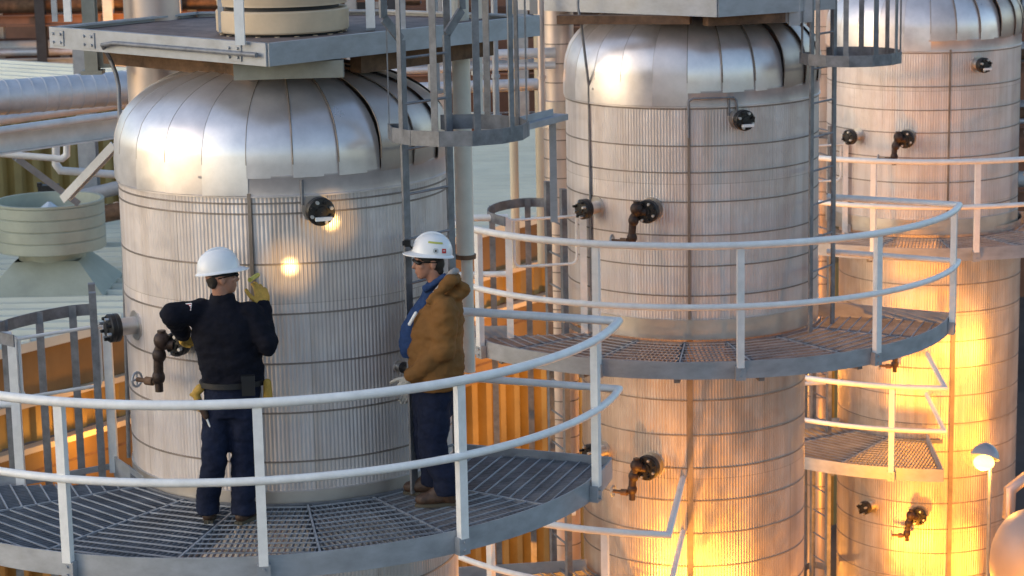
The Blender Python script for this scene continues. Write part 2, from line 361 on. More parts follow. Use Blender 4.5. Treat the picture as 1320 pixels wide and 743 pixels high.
# --- middle tank
zb2 = -2.21
b2 = [zb2 - .16, -2.70, -2.937, -3.20, -3.50, -3.78, -4.05]
l2 = [-4.72, -5.043, -5.37, -5.68, -5.99, -6.30, -6.615, -6.93, -7.24]
V2 = vessel('process_tank', 'middle ribbed aluminium tank with the empty railed platform around it', T2, 0, -4.42, 1.06, b2, zb2, l2, 262, M['rib'], .0040, 5, H=.66)
nozzle(V2, T2, RV, 15.9, -2.467, .092, .09, True, .18)
nozzle(V2, T2, RV, -51.5, -3.297, .092, .12)
valve(V2, T2, RV, -22.5, -3.27, -1, .105, .33)
valve(V2, T2, 1.06, -25.5, -5.66, -1, .115, .30)
nozzle(V2, T2, 1.06, -56, -5.62, .09, .12)
mb = MB(); mb.tube([polar(T2, -6, RV + .03, -2.62), polar(T2, -6, RV + .03, -2.30), polar(T2, -4, RV + .03, -2.275)] + [polar(T2, -2 + k * 3, RV + .03, -2.275) for k in range(6)] + [polar(T2, 14.4, RV + .03, -2.30), polar(T2, 14.8, RV + .03, -2.40)], .010, 8); mb.build('sample_tube', M['galv_dark'], V2, 50)
# --- far tank
zb3 = -2.43
b3 = [zb3 - .16, -2.99, -3.27, -3.54, -3.84, -4.14, -4.44]
l3 = [-5.08, -5.40, -5.74, -6.10, -6.43, -6.78, -7.13, -7.48, -7.82, -8.14, -8.47, -8.78, -9.1]
V3 = vessel('process_tank', 'farthest ribbed tank at the right edge, its lower shell lit orange', T3, 0, -4.74, 1.12, b3, zb3, l3, 240, M['rib'], .0038, 9, 5, H=.66, dxl=.11)
nozzle(V3, T3, RV, 22.2, -2.74, .09, .09, True)
nozzle(V3, T3, RV, -50.5, -3.61, .092, .12)
valve(V3, T3, RV, -19, -3.60, -1, .105, .30)
valve(V3, (T3[0] + .11, T3[1]), 1.12, -22.5, -6.15, -1, .09, .30)
nozzle(V3, (T3[0] + .11, T3[1]), 1.12, -46.5, -8.25, .085, .10)
valve(V3, (T3[0] + .11, T3[1]), 1.12, -14.6, -8.27, -1, .11, .30)
# ------------------------------------------------------------------ platforms
T3L = (T3[0] + .11, T3[1])
def arc(C, r, a0, a1, z, n=48): return [polar(C, a0 + (a1 - a0) * i / n, r, z) for i in range(n + 1)]
GR = None
def platform(name, label, C, T, zf, R, rin, aL, aR, inL, inR, wedges, posts, gate=None, closeL=True, closeR=True, rail=1.11, dR=.075, group='curved service platforms round the tanks', seed=0, leftrail=True, step=.040, tb=-.045, tt=.105, touch=.10):
    """C arc centre, T tank axis; inL/inR the plan points where the end edges meet the tank side."""
    root = thing(name, label, 'platform', (C[0], C[1], zf), group)
    tipL, tipR = polar(C, aL, R, zf), polar(C, aR, R, zf)
    inL = Vector((inL[0], inL[1], zf)); inR = Vector((inR[0], inR[1], zf))
    # toe plate along the arc (150 mm, slightly weathered)
    def plate(mb, pts, z0, z1, th=.012):
        for a, b in zip(pts, pts[1:]):
            mb.bar((a.x, a.y, (z0 + z1) / 2), (b.x, b.y, (z0 + z1) / 2), th, z1 - z0)
    A = arc(C, R, aL, aR, zf, 72)
    mb = MB(); n = len(A); vs = []; fs = []
    for i in range(n):
        d = (A[i] - Vector((C[0], C[1], zf))).normalized()
        for rr, zz in ((0, tb), (.010, tb), (.010, tt), (0, tt)): vs.append(A[i] + d * rr + Vector((0, 0, zz)))
    for i in range(n - 1):
        for k in range(4): fs.append((i * 4 + k, (i + 1) * 4 + k, (i + 1) * 4 + (k + 1) % 4, i * 4 + (k + 1) % 4))
    fs += [(3, 2, 1, 0), tuple((n - 1) * 4 + k for k in range(4))]; mb.add(vs, fs)
    mb.build('toe_plate', M['galv'], root, 30)
    if closeR:
        mb = MB(); plate(mb, [tipR + Vector((0, 0, 0)), inR], zf + tb, zf + tt); mb.build('toe_plate', M['galv'], root)
    gA = gB = None
    if gate: gA, gB = Vector((gate[0][0], gate[0][1], zf)), Vector((gate[1][0], gate[1][1], zf))
    if closeL:
        mb = MB(); plate(mb, [tipL, gA if gate else inL], zf + tb, zf + tt)
        if gate: plate(mb, [gB, inL], zf + tb, zf + tt); plate(mb, [gA, gB], zf - .045, zf - .002)
        mb.build('toe_plate', M['galv'], root)
    # inner ring
    mb = MB(); mb.lathe([(rin, -.035), (rin + .012, -.035), (rin + .012, .012), (rin, .012)], (T[0], T[1], zf), 72, a0=R_(aL - 98), a1=R_(aR - 84), closed=True); mb.build('inner_ring', M['galv_dark'], root, 30)
    # grating wedges
    def side(p, a, b): return (b.x - a.x) * (p.y - a.y) - (b.y - a.y) * (p.x - a.x)
    def inside(p):
        if (p.x - C[0]) ** 2 + (p.y - C[1]) ** 2 > (R - .006) ** 2: return False
        if (p.x - T[0]) ** 2 + (p.y - T[1]) ** 2 < (rin + .012) ** 2: return False
        if side(p, tipR, inR) < 0.002 and p.x > T[0] - .3: return False
        if side(p, tipL, inL) > -0.002 and p.x < T[0] + .3: return False
        if p.y > max(inL.y, inR.y, tipL.y, tipR.y) + .01: return False
        return True
    for w0, w1 in zip(wedges, wedges[1:]):
        mid = (w0 + w1) / 2; u = Vector((math.sin(R_(mid)), -math.cos(R_(mid)), 0)); v = Vector((u.y, -u.x, 0)) * -1
        half = math.tan(R_((w1 - w0) / 2))
        def ok(p):
            q = p - Vector((T[0], T[1], p.z)); su, sv = q.dot(u), q.dot(v)
            return su > 0 and abs(sv) < su * half - .004 and inside(p)
        mb = MB(); TT = Vector((T[0], T[1], zf))
        def runs(p0, d, L, h=.02):
            out = []; st = None; k = 0; m = int(L / h)
            for k in range(m + 1):
                p = p0 + d * (k * h)
                if ok(p):
                    if st is None: st = p
                    last = p
                elif st is not None:
                    if (last - st).length > .03: out.append((st, last))
                    st = None
            if st is not None and (last - st).length > .03: out.append((st, last))
            return out
        kmax = int((R + .9) * half / step) + 1
        for k in range(-kmax, kmax + 1):
            for a, b in runs(TT + v * (k * step) + u * .9, u, R + .9): mb.cur = 0; mb.bar(a + Vector((0, 0, -.013)), b + Vector((0, 0, -.013)), .0055, .025)
        for k in range(int((R + .9) / .1)):
            W = (R + .9) * half
            for a, b in runs(TT + u * (.95 + k * .1) - v * W, v, 2 * W): mb.cur = 1; mb.bar(a + Vector((0, 0, .0015)), b + Vector((0, 0, .0015)), .010, .008)
        mb.build('grating', [M['grate'], M['galv']], root)
    mb = MB(); m2 = MB()
    for w in wedges[1:-1]:
        d = polar((0, 0), w, 1, 0); p = Vector((T[0], T[1], zf)) + d * (rin + .015); k = 0; q = p
        while inside(q + d * .02) and k < 200: q = q + d * .02; k += 1
        if k > 5:
            mb.bar(p + Vector((0, 0, -.014)), q + Vector((0, 0, -.014)), .014, .036)
            m2.bar(p + Vector((0, 0, -.066)), q - d * .06 + Vector((0, 0, -.066)), .05, .066)
    if mb.v: mb.build('edge_bar', M['galv'], root); m2.build('support_beam', M['galv_dark'], root)
    # guard rail
    up = Vector((0, 0, rail)); mid_ = Vector((0, 0, rail * .53))
    for nm, hh, rr in (('top_rail', up, .031), ('mid_rail', mid_, .027)):
        pts = [p + hh for p in arc(C, R + dR - .01, aL, aR, zf, 64)]
        if closeR:
            dd = (tipR - inR).normalized(); e = inR + dd * touch; pts += [e + hh]
        if closeL and leftrail: pts = [(gA if gate else inL + (tipL - inL).normalized() * .1) + hh] + pts
        mb = MB(); mb.tube(pts, rr, 14); mb.build(nm, M['white'], root, 50)
    for a in posts:
        p = polar(C, a, R + .045, zf); n_ = polar((0, 0), a, 1, 0); t = Vector((-n_.y, n_.x, 0))
        mb = MB(); mb.box(p + Vector((0, 0, (rail - .01 + .06 + tb + .045) / 2)), t * .030, n_ * .026, Vector((0, 0, (rail - .01 - .06 - tb - .045) / 2))); po = mb.build('post', M['white'], root)
        mb = MB(); mb.box(p - n_ * .006 + Vector((0, 0, .055 + tb)), t * .042, n_ * .028, Vector((0, 0, .058)))
        for s1 in (-1, 1): mb.cyl(p + t * .0 + n_ * .02 + Vector((0, 0, .055 + tb + s1 * .028)), p + n_ * .034 + Vector((0, 0, .055 + tb + s1 * .028)), .011, 6)
        mb.build('post_bracket', M['galv'], po, 30)
    if gate:
        for P in (gA, gB):
            mb = MB(); mb.cube(P + Vector((0, 0, rail / 2 - .04)), .062, .055, rail + .06); mb.build('post', M['white'], root)
        d = (gB - gA).normalized(); L = (gB - gA).length; a, b = gA + d * .05, gA + d * (L - .06); q = Vector((0, 0, 1))
        mb = MB(); z1, z0 = rail - .03, rail - .46
        pts = [gA + q * z1 + d * .01, gB + q * (z1 + .01)]; mb.tube(pts, .013, 10)
        rc = .05
        lo = [a + q * (z1 - .01), a + q * (z0 + rc), a + q * z0 + q * rc * .3 + d * rc * .3, a + q * z0 + d * rc, b + q * z0 - d * rc, b + q * z0 + q * rc * .3 - d * rc * .3, b + q * (z0 + rc), b + q * (z1 - .01)]
        mb.tube(lo, .013, 10); mb.build('swing_gate', M['white'], root, 50)
    return root
def rel(T, x, y): return (T[0] + x, T[1] + y)
ZF1 = -4.435
C1 = (-1.915, 16.286)
P1 = platform('service_platform', 'platform round the nearest tank with the two workers on its grating', C1, T1, ZF1, 2.645, 1.20, -76, 79.5, rel(T1, -1.02, -.60), rel(T1, 1.16, .14),
              [-82, -58, -34, -13, 9, 31, 54, 88], [-50, -20.0, 7, 35.6, 67.0], gate=(rel(T1, -1.93, -.42), rel(T1, -1.33, -.02)), rail=1.055, tb=-.10, tt=.055)
P2 = platform('service_platform', 'empty railed platform round the middle tank', T2, T2, -4.475, 2.40, 1.20, -71.5, 75.5, rel(T2, -.98, -.68), rel(T2, 1.19, .06),
              [-76, -52, -29, -8, 10, 34, 58, 82], [-54.8, -24, 4.8, 35.7, 70.5], gate=(rel(T2, -1.73, -.79), rel(T2, -1.05, -.66)))
P3 = platform('service_platform', 'upper platform round the farthest tank, cut by the right picture edge', T3, T3, -4.81, 2.42, 1.20, -71.5, 75.5, rel(T3, -.98, -.68), rel(T3, 1.19, .06),
              [-76, -50, -25, 0, 25, 50, 82], [-53, -23, 4.4, 35], gate=(rel(T3, -1.73, -.79), rel(T3, -1.05, -.66)))
P4 = platform('service_platform', 'small railed landing low on the middle tank, at the bottom picture edge', T2, T2, -6.86, 2.70, 1.09, -78, -9, rel(T2, -1.05, -.35), rel(T2, -.19, -1.10),
              [-82, -58, -34, -9], [-62, -45, -20.5], rail=1.08, touch=-.12)
P5 = platform('service_platform', 'small railed landing low on the farthest tank, above the lamp', T3L, T3L, -7.33, 2.80, 1.14, -78, -6.5, rel(T3, -1.05, -.35), rel(T3, -.10, -1.15),
              [-82, -58, -34, -6.5], [-62, -45, -18.5], rail=1.08, touch=-.12)
# ------------------------------------------------------------------ caged ladders
def ladder(label, T, a, r, w, z0, z1, hoops, slats=True, hr=.40, off=.34, mtop=None, tops=None, flare=0., slat_top=None, group='caged steel ladders'):
    n = polar((0, 0), a, 1, 0); t = Vector((-n.y, n.x, 0)); mid = polar(T, a, r, 0)
    root = thing('caged_ladder', label, 'ladder', (mid.x, mid.y, z0), group)
    for s1 in (-1, 1):
        zt = z1 if tops is None else tops[0 if s1 < 0 else 1]
        mb = MB(); p = mid + t * (s1 * w / 2)
        if flare:
            fz = flare; mb.bar(p + Vector((0, 0, z0)), p + Vector((0, 0, fz)), .016, .065, t)
            q = p + t * s1 * .17; mb.bar(p + Vector((0, 0, fz + .002)), q + Vector((0, 0, fz + .16)), .016, .065, t); mb.bar(q + Vector((0, 0, fz + .162)), q + Vector((0, 0, zt)), .016, .065, t)
        else: mb.bar(p + Vector((0, 0, z0)), p + Vector((0, 0, zt)), .016, .065, t)
        mb.build('side_rail', M['galv_dark'], root)
    k = 0; z = z0 + .25
    while z < (flare if flare else z1) - .05:
        mb = MB(); mb.tube([mid - t * (w / 2) + Vector((0, 0, z)), mid + t * (w / 2) + Vector((0, 0, z))], .0095, 8); mb.build('rung', M['galv_dark'], root, 40); z += .305
    for zh, hrr in hoops:
        c = mid + n * off * (hrr / hr); mb = MB(); pts = [mid - t * (w / 2) + Vector((0, 0, zh))]
        th0 = math.acos(max(-1, min(1, -off / hr)));
        for i in range(12):
            q = -(pi - .62) + 2 * (pi - .62) * i / 11; pts.append(c + n * (hrr * math.cos(q)) + t * (hrr * math.sin(q)) + Vector((0, 0, zh)))
        pts.append(mid + t * (w / 2) + Vector((0, 0, zh)))
        for a_, b_ in zip(pts, pts[1:]): mb.bar(a_, b_ + (b_ - a_) * .03, .009, .10)
        mb.build('cage_hoop', M['galv_dark'], root)
    if slats and hoops:
        for q in (-138, -104, -69, -34, 0, 34, 69, 104, 138):
            mb = MB(); zz = sorted(hoops); prev = None
            for zh, hrr in zz:
                c = mid + n * off * (hrr / hr); p = c + n * ((hrr - .010) * math.cos(R_(q))) + t * ((hrr - .010) * math.sin(R_(q))) + Vector((0, 0, zh))
                if prev is not None:
                    rad = (p - Vector((c.x, c.y, p.z))).normalized(); mb.bar(prev, p, .009, .046, rad.cross(Vector((0, 0, 1))))
                prev = p
            mb.build('cage_slat', M['galv_dark'], root)
    return root
ladder('caged ladder down the right side of the nearest tank, behind the worker in brown', T1, 51, 1.36, .46, ZF1 + .02, 0.3, [(-1.905, .47), (-.85, .47), (.2, .47)], flare=-1.30, off=.24)
ladder('caged ladder on the right side of the middle tank, above its platform', T2, 55, 1.36, .44, -4.45, 0.2, [(-1.96, .45), (-1.05, .45), (.1, .45)], flare=-1.42, off=.24)
ladder('ladder at the right edge of the farthest tank', T3, 74, 1.34, .42, -4.79, 0.2, [(-1.6, .45), (-1., .40), (.2, .40)])
def side_cage(label, T, a, r, w, z0, tops, zh, hoop_px, slat_px, zs):
    n = polar((0, 0), a, 1, 0); t = Vector((-n.y, n.x, 0)); mid = polar(T, a, r, 0)
    root = thing('caged_ladder', label, 'ladder', (mid.x, mid.y, z0), 'caged steel ladders')
    for s1 in (-1, 1):
        p = mid + t * (s1 * w / 2); mb = MB(); mb.bar(p + Vector((0, 0, z0)), p + Vector((0, 0, tops[0 if s1 < 0 else 1])), .05, .07, t); mb.build('side_rail', M['galv_dark'], root)
    z = z0 + .2
    while z < min(tops) - .05:
        mb = MB(); mb.tube([mid - t * (w / 2) + Vector((0, 0, z)), mid + t * (w / 2) + Vector((0, 0, z))], .0095, 8); mb.build('rung', M['galv_dark'], root, 40); z += .305
    P = [atz(x, y, zh) for x, y in hoop_px]
    for k, dz in enumerate((0, zs)):
        mb = MB(); m = len(P)
        q = []
        for i in range(m - 1):                     # smooth the bent bar
            p0, p1, p2, p3 = P[max(0, i - 1)], P[i], P[i + 1], P[min(m - 1, i + 2)]
            for j in range(6):
                u = j / 6; q.append(.5 * ((2 * p1) + (p2 - p0) * u + (2 * p0 - 5 * p1 + 4 * p2 - p3) * u * u + (3 * p1 - p0 - 3 * p2 + p3) * u ** 3))
        q.append(P[-1])
        for a_, b_ in zip(q, q[1:]): mb.bar(a_ + Vector((0, 0, dz)), b_ + (b_ - a_) * .04 + Vector((0, 0, dz)), .010, .085)
        mb.build('cage_hoop', M['galv_dark'], root)
    for x, y in slat_px:
        p = atz(x, y, zh); mb = MB(); mb.bar(p + Vector((0, .012, .04)), p + Vector((0, .012, zs - .04)), .055, .009, (0, 1, 0)); mb.build('cage_slat', M['galv_dark'], root)
side_cage('caged ladder at the left picture edge, rising to the gate beside the nearest tank', T1, -79, 1.40, .42, -10, (-3.085, -3.07), -3.33, [(124, 399), (93, 401), (50, 409), (14, 418), (-8, 427), (-4, 434), (18, 440)], [(93, 402), (50, 410), (5, 421)], -5.2)
side_cage('caged ladder left of the middle tank, rising to its gate', T2, -72, 1.36, .44, -11, (-3.13, -3.14), -3.36, [(708, 262), (680, 261), (650, 265), (633, 271), (629, 278), (640, 283), (651, 286)], [(680, 262), (634, 271)], -5.6)
side_cage('caged ladder left of the farthest tank, mostly hidden by the middle one', T3, -72, 1.36, .44, -12, (-3.47, -3.5), -3.7, [(1068, 175), (1050, 174), (1035, 178), (1028, 184)], [(1040, 176)], -5.6)
# ------------------------------------------------------------------ top platforms over the domes
def top_platform(label, T, zm, L, K, Rr, back):
    root = thing('top_platform', label, 'platform', (T[0], T[1], zm), 'steel platforms above the domes')
    pts = [Vector((*L, 0)), Vector((*K, 0)), Vector((*Rr, 0)), Vector((*back[1], 0)), Vector((*back[0], 0))]
    mb = MB(); mb.prism([(p.x, p.y) for p in pts], zm + .02, zm + .035)
    mb.build('deck', M['brownsteel'], root)
    for a, b in zip(pts, pts[1:] + pts[:1]):
        mb = MB(); d = (b - a).normalized(); n = Vector((d.y, -d.x, 0)); z = Vector((0, 0, zm))
        mb.bar(a + n * .008 + z, b + n * .008 + z, .014, .15); mb.bar(a - n * .022 + z + Vector((0, 0, .066)), b - n * .022 + z + Vector((0, 0, .066)), .044, .014); mb.bar(a - n * .022 + z - Vector((0, 0, .066)), b - n * .022 + z - Vector((0, 0, .066)), .044, .014)
        mb.build('edge_channel', M['galv'], root)
    return root, pts
zU1 = -1.35
lv = lambda x, y, z: (lambda p: (p.x, p.y))(atz(x, y, z))
L1, K1, E1 = lv(66, 48, zU1), lv(345, 71, zU1), lv(694, 33, zU1)
U1, up1 = top_platform('galvanised platform above the nearest dome, with the tan vessel top on it', T1, zU1, L1, K1, E1, ((L1[0] + .9, L1[1] + 1.2), (E1[0] - 1.2, E1[1] + .9)))
K1v, L1v, E1v = Vector((*K1, 0)), Vector((*L1, 0)), Vector((*E1, 0))
d1 = (L1v - K1v).normalized(); d2 = (E1v - K1v).normalized()
mb = MB()
for (p, q) in ((K1v + d1 * .16 + d2 * .12, K1v + d1 * .12 + d2 * .66),):
    mb.bar(aty(302, 92, 15.25), aty(443, 88, 15.25), .10, .115)
mb.build('support_beam', M['steelgreen'], U1)
mb = MB(); mb.bar(L1v + d1 * -.35 + Vector((.12, .5, zU1 - .15)), K1v + d1 * .35 + Vector((.1, .45, zU1 - .15)), .1, .14); mb.bar(E1v - d2 * .4 + Vector((-.1, .4, zU1 - .15)), K1v + d2 * .75 + Vector((0, .35, zU1 - .15)), .1, .14)
mb.build('support_beam', M['rust'], U1)
for kq in (.13, .80, .955):
    c0 = K1v + d1 * ((L1v - K1v).length * kq) + Vector((0, 0, zU1)); n1 = Vector((d1.y, -d1.x, 0)); n1 = n1 if n1.y < 0 else -n1
    mb = MB(); mb.box(c0 + n1 * .020, d1 * .075, n1 * .005, Vector((0, 0, .055)))
    for u_ in (-1, 1):
        for v_ in (-1, 1): mb.cyl(c0 + n1 * .024 + d1 * u_ * .045 + Vector((0, 0, v_ * .03)), c0 + n1 * .038 + d1 * u_ * .045 + Vector((0, 0, v_ * .03)), .011, 6)
    mb.build('splice_plate', M['galv'], U1, 30)
def upost(base, h, root, m, w=.055):
    mb = MB(); mb.cube((base.x, base.y, base.z + h / 2), w, w * .8, h); mb.build('rail_post', m, root)
for px, py, mm, ww in ((310, 58, M['white'], .062), (286, 42, M['galv'], .04), (478, 36, M['white'], .062), (88, 28, M['white'], .055), (71, 28, M['galv'], .04), (520, 40, M['galv'], .035), (577, 26, M['white'], .06), (617, 24, M['cream'], .05), (656, 22, M['galv'], .04), (688, 18, M['pink_lag'], .06)):
    upost(atz(px, py, zU1 + .06), 1.25, U1, mm, ww)
mb = MB()
pb = atz(478, 40, zU1 + .03); mb.bar(pb + Vector((0, -.02, .08)), pb + Vector((0, -.02, -.28)), .06, .03, (0, 1, 0)); mb.build('post_bracket', M['galv'], U1)
mb = MB()  # handrail-like conduit clipped along the channel and down the tank side
nn = Vector((d1.y, -d1.x, 0)); nn = nn if nn.y < 0 else -nn; LL = (L1v - K1v).length
q = [K1v + d1 * .05 + nn * .05 + Vector((0, 0, zU1 - .0)), K1v + d1 * (LL * .66) + nn * .05 + Vector((0, 0, zU1 - .0)), K1v + d1 * (LL * .715) + nn * .05 + Vector((0, 0, zU1 - .02))]
q += [aty(142, 76, 16.3), aty(150, 97, 16.25), aty(153, 112, 16.2), aty(157.5, 235, 16.08), aty(166, 590, 16.08)]
mb.tube(q, .016, 10); tag(mb.build('conduit', M['galv_dark'], None, 60), 'thin grey conduit bent down from the top platform along the tank side', 'pipe')
# tan cylinder on the top platform
rt = thing('reactor_head', 'tan insulated cylinder standing above the nearest dome, cut by the top edge', 'vessel top', (T1[0], T1[1], zU1), None)
cx, cy = T1[0] + .03, T1[1]
mb = MB(); mb.lathe([(.30, .0), (.462, .02), (.468, .03), (.468, .165), (.46, .175), (.3, .175)], (cx, cy, zU1 + .035), 64); mb.build('insulation_ring', M['tan'], rt, 30)
mb = MB(); mb.lathe([(.30, .0), (.458, .0), (.458, .02), (.462, .03), (.462, .5), (.3, .52)], (cx, cy, zU1 + .240), 64); mb.build('insulation_ring', M['tan'], rt, 30)
mb = MB(); mb.lathe([(.40, -.1), (.40, .4)], (cx, cy, zU1 + .06), 40); mb.build('inner_shell', M['dark'], rt, 30)
for k in range(20):
    p = polar((cx, cy), k * 18, .435, zU1 + .03); mb = MB(); mb.cyl(p - Vector((0, 0, .04)), p + Vector((0, 0, .01)), .018, 8); mb.build('stud', M['tan'], rt, 40)
zU2 = -1.47
L2, K2, E2 = lv(668, 2, zU2), lv(925, 11, zU2), lv(1075, 1, zU2)
U2, _ = top_platform('galvanised platform above the middle dome, along the top edge', T2, zU2, L2, K2, E2, ((L2[0] + .6, L2[1] + 1.3), (E2[0] - .4, E2[1] + 1.2)))
mb = MB(); K2v, L2v, E2v = Vector((*K2, 0)), Vector((*L2, 0)), Vector((*E2, 0))
mb.bar(Vector((T2[0] - 1.25, K2v.y + .60, zU2 - .115)), Vector((T2[0] - .1, K2v.y + .30, zU2 - .115)), .12, .075); mb.bar(Vector((T2[0] + .02, K2v.y + .20, zU2 - .12)), Vector((T2[0] + .72, K2v.y + .42, zU2 - .12)), .12, .085); mb.build('support_beam', M['rust'], U2)
mb = MB(); bb = aty(1025, 12, 20.2); mb.cube(bb, .28, .2, .22); mb.cube(bb + Vector((-.02, -.12, -.01)), .10, .03, .25); mb.build('junction_bracket', M['galv'], U2)
mb = MB(); mb.tube([aty(745, -4, 20.3), aty(745, 10, 20.3), aty(749, 30, 20.25), Vector((T2[0] - .98, T2[1] - .66, -2.2)), Vector((T2[0] - .98, T2[1] - .68, -4.2))], .012, 8)
tag(mb.build('conduit', M['galv_dark'], None, 60), 'thin grey conduit down the left front of the middle tank', 'pipe')
# ------------------------------------------------------------------ columns beside the tanks
def column(label, C, r, z0, z1, m, bands, collar=None, name='pipe_column'):
    root = thing(name, label, 'pipe', (C[0], C[1], z0), 'vertical pipes behind the tanks')
    mb = MB(); mb.lathe([(r, z0), (r, z1)], (C[0], C[1], 0), 40); mb.build('cladding', m, root, 40)
    if bands:
        for z in bands:
            mb = MB(); mb.lathe([(r - .002, z - .006), (r + .004, z - .006), (r + .004, z + .006), (r - .002, z + .006)], (C[0], C[1], 0), 40); mb.build('strap', M['band'], root, 40)
    if collar:
        mb = MB(); mb.lathe([(r, collar[0]), (r + .035, collar[0] + .01), (r + .035, collar[1] - .01), (r, collar[1])], (C[0], C[1], 0), 40); mb.build('collar', M['panel'], root, 30)
    return root
column('slim pink clad pipe standing left of the middle tank', (.49, 21.9), .15, GROUND, 1, M['pink_lag'], [-1.2 - .185 * k for k in range(40)], (-2.76, -2.48))
column('slim clad pipe standing left of the farthest tank', (3.98, 28.8), .15, GROUND, 1, M['pink_lag'], [-1.2 - .3 * k for k in range(26)])
pc = aty(200, 100, 17.6); column('thick pink clad pipe rising behind the left shoulder of the nearest dome', (pc.x, 17.6), .215, GROUND, 1, M['pink_lag'], [])
pc = aty(1000, 60, 24.5); column('peach clad pipe showing right of the middle dome', (pc.x + .05, 24.5), .28, GROUND, 1, M['pink_lag'], [-2, -2.6])
pc = aty(1285, 40, 31); column('peach clad pipe at the top right corner beside the farthest dome', (pc.x, 31), .30, GROUND, 1, M['pink_lag'], [-2.2])
wp = aty(597, 200, 16.9)
root = thing('white_pipe', 'white vertical pipe ending behind the worker in brown', 'pipe', (wp.x, wp.y, -3.1))
mb = MB(); e = aty(597, 330, 16.9); mb.lathe([(.001, e.z), (.068, e.z), (.068, 0)], (wp.x, wp.y, 0), 28); mb.build('pipe_sleeve', M['cream'], root, 40)
mb = MB(); mb.lathe([(.045, e.z - .9), (.045, e.z + .01)], (wp.x + .01, wp.y, 0), 24); mb.build('inner_pipe', M['cream'], root, 40)
mb = MB(); mb.lathe([(.04, e.z - .02), (.08, e.z - .02), (.08, e.z + .012), (.04, e.z + .012)], (wp.x, wp.y, 0), 24); mb.build('pipe_collar', M['rust'], root, 30)
for px, y1, Y, r, m, lb in ((578, 30, 18.4, .045, 'white', 'short white pipe end beside the top of the right hand cage'), (617, 150, 18.6, .040, 'cream', 'cream pipe standing behind the slats of the nearest cage'), (640, 152, 19.4, .028, 'galv', 'thin galvanised pipe behind the slats of the nearest cage'), (699, 150, 20.6, .032, 'pink_lag', 'thin pinkish pipe left of the clad pipe by the middle tank'), (560, 120, 19.0, .05, 'steelgrey', 'grey steel post behind the ladder of the nearest tank')):
    a_ = aty(px, y1, Y); mb = MB(); mb.cyl((a_.x, Y, a_.z), (a_.x, Y, .4), r, 16); mb.cyl((a_.x, Y, a_.z), (a_.x, Y, a_.z + .03), r * 1.6, 16); mb.cyl((a_.x, Y, a_.z + .34), (a_.x, Y, a_.z + .37), r * 1.35, 16)
    tag(mb.build('standpipe', M[m], None, 40), lb, 'pipe')
mb = MB(); a_, b_ = atz(640, 168, -2.3), atz(712, 150, -2.3); mb.bar(a_, b_, .30, .05); mb.bar(a_ + Vector((0, -.15, .03)), b_ + Vector((0, -.15, .03)), .012, .10); mb.bar(b_ + Vector((0, 0, -.03)), (b_.x, b_.y, -3.2), .06, .06); tag(mb.build('bracket_shelf', M['galv'], None), 'small galvanised shelf bracket beside the foot of the nearest cage', 'bracket')
for y_, Y, r in ((72, 21.5, .05), (88, 21.5, .035), (112, 22.5, .06)):
    a_, b_ = aty(470, y_ + 5, Y), aty(716, y_ - 4, Y); mb = MB(); mb.tube([a_, b_], r, 14)
    tag(mb.build('cross_pipe', M['pipe_lag'], None, 50), {72: 'upper of the bright horizontal pipes behind the nearest cage', 88: 'thin middle one of the bright horizontal pipes behind the nearest cage', 112: 'thick lowest one of the bright horizontal pipes behind the nearest cage'}[y_], 'pipe', 'horizontal pipes between the tanks')
# ------------------------------------------------------------------ low building behind the tanks
ed = Vector((.591, .807, 0)); en = Vector((.807, -.591, 0))   # along the eave, and out of the wall
e0 = Vector((-6.112, 27.512, 0)) - ed * 6; ZR = -6.0
bl = thing('low_building', 'low building with a cream ribbed roof and ochre walls behind the tanks', 'building', (e0.x, e0.y, GROUND))
LEN = 34.; WID = 7.
mb = MB(); nrib = 30
# roof of lapped cream sheets running across
q0 = e0 + en * .12; a, b, c, d = q0, q0 + ed * LEN, q0 + ed * LEN - en * WID, q0 - en * WID
mb.add([(p.x, p.y, z) for z in (ZR - .12, ZR) for p in (a, b, c, d)], [(3, 2, 1, 0), (4, 5, 6, 7), (0, 1, 5, 4), (1, 2, 6, 5), (2, 3, 7, 6), (3, 0, 4, 7)])
yy = 20.
while yy < 62:
    # clip the line y = yy to the roof parallelogram
    ts = []
    for p, r_ in ((a, b), (b, c), (c, d), (d, a)):
        if (p.y - yy) * (r_.y - yy) < 0: ts.append(p.x + (r_.x - p.x) * (yy - p.y) / (r_.y - p.y))
    if len(ts) == 2 and abs(ts[0] - ts[1]) > .3:
        x0, x1 = min(ts) + .06, max(ts) - .06; w = .05
        mb.add([(x0, yy - w, ZR - .002), (x1, yy - w, ZR - .002), (x1, yy + w, ZR - .002), (x0, yy + w, ZR - .002), (x0, yy - w * .5, ZR + .055), (x1, yy - w * .5, ZR + .055), (x1, yy + w * .5, ZR + .055), (x0, yy + w * .5, ZR + .055)],
               [(3, 2, 1, 0), (4, 5, 6, 7), (0, 1, 5, 4), (1, 2, 6, 5), (2, 3, 7, 6), (3, 0, 4, 7)])
    yy += .42
mb.build('roof', M['roof'], bl)
def wallstrip(mb, o, L, z0, z1, pitch, depth, nrm, along):
    n = int(L / pitch); vs = []; fs = []; prof = ((0, 0), (.30, 0), (.42, 1), (.80, 1), (.92, 0))
    pts = []
    for k in range(n):
        for f, dd in prof: pts.append(o + along * ((k + f) * pitch) + nrm * (dd * depth))
    for p in pts: vs += [(p.x, p.y, z0), (p.x, p.y, z1)]
    for i in range(len(pts) - 1): fs.append((2 * i, 2 * i + 2, 2 * i + 3, 2 * i + 1))
    mb.add(vs, fs)
w0 = e0 - en * .05
mb = MB(); mb.bar(w0 + en * .02 + Vector((0, 0, ZR - .44)), w0 + en * .02 + ed * LEN + Vector((0, 0, ZR - .44)), .05, .62); mb.build('fascia_panel', M['wallflat'], bl)
mb = MB()
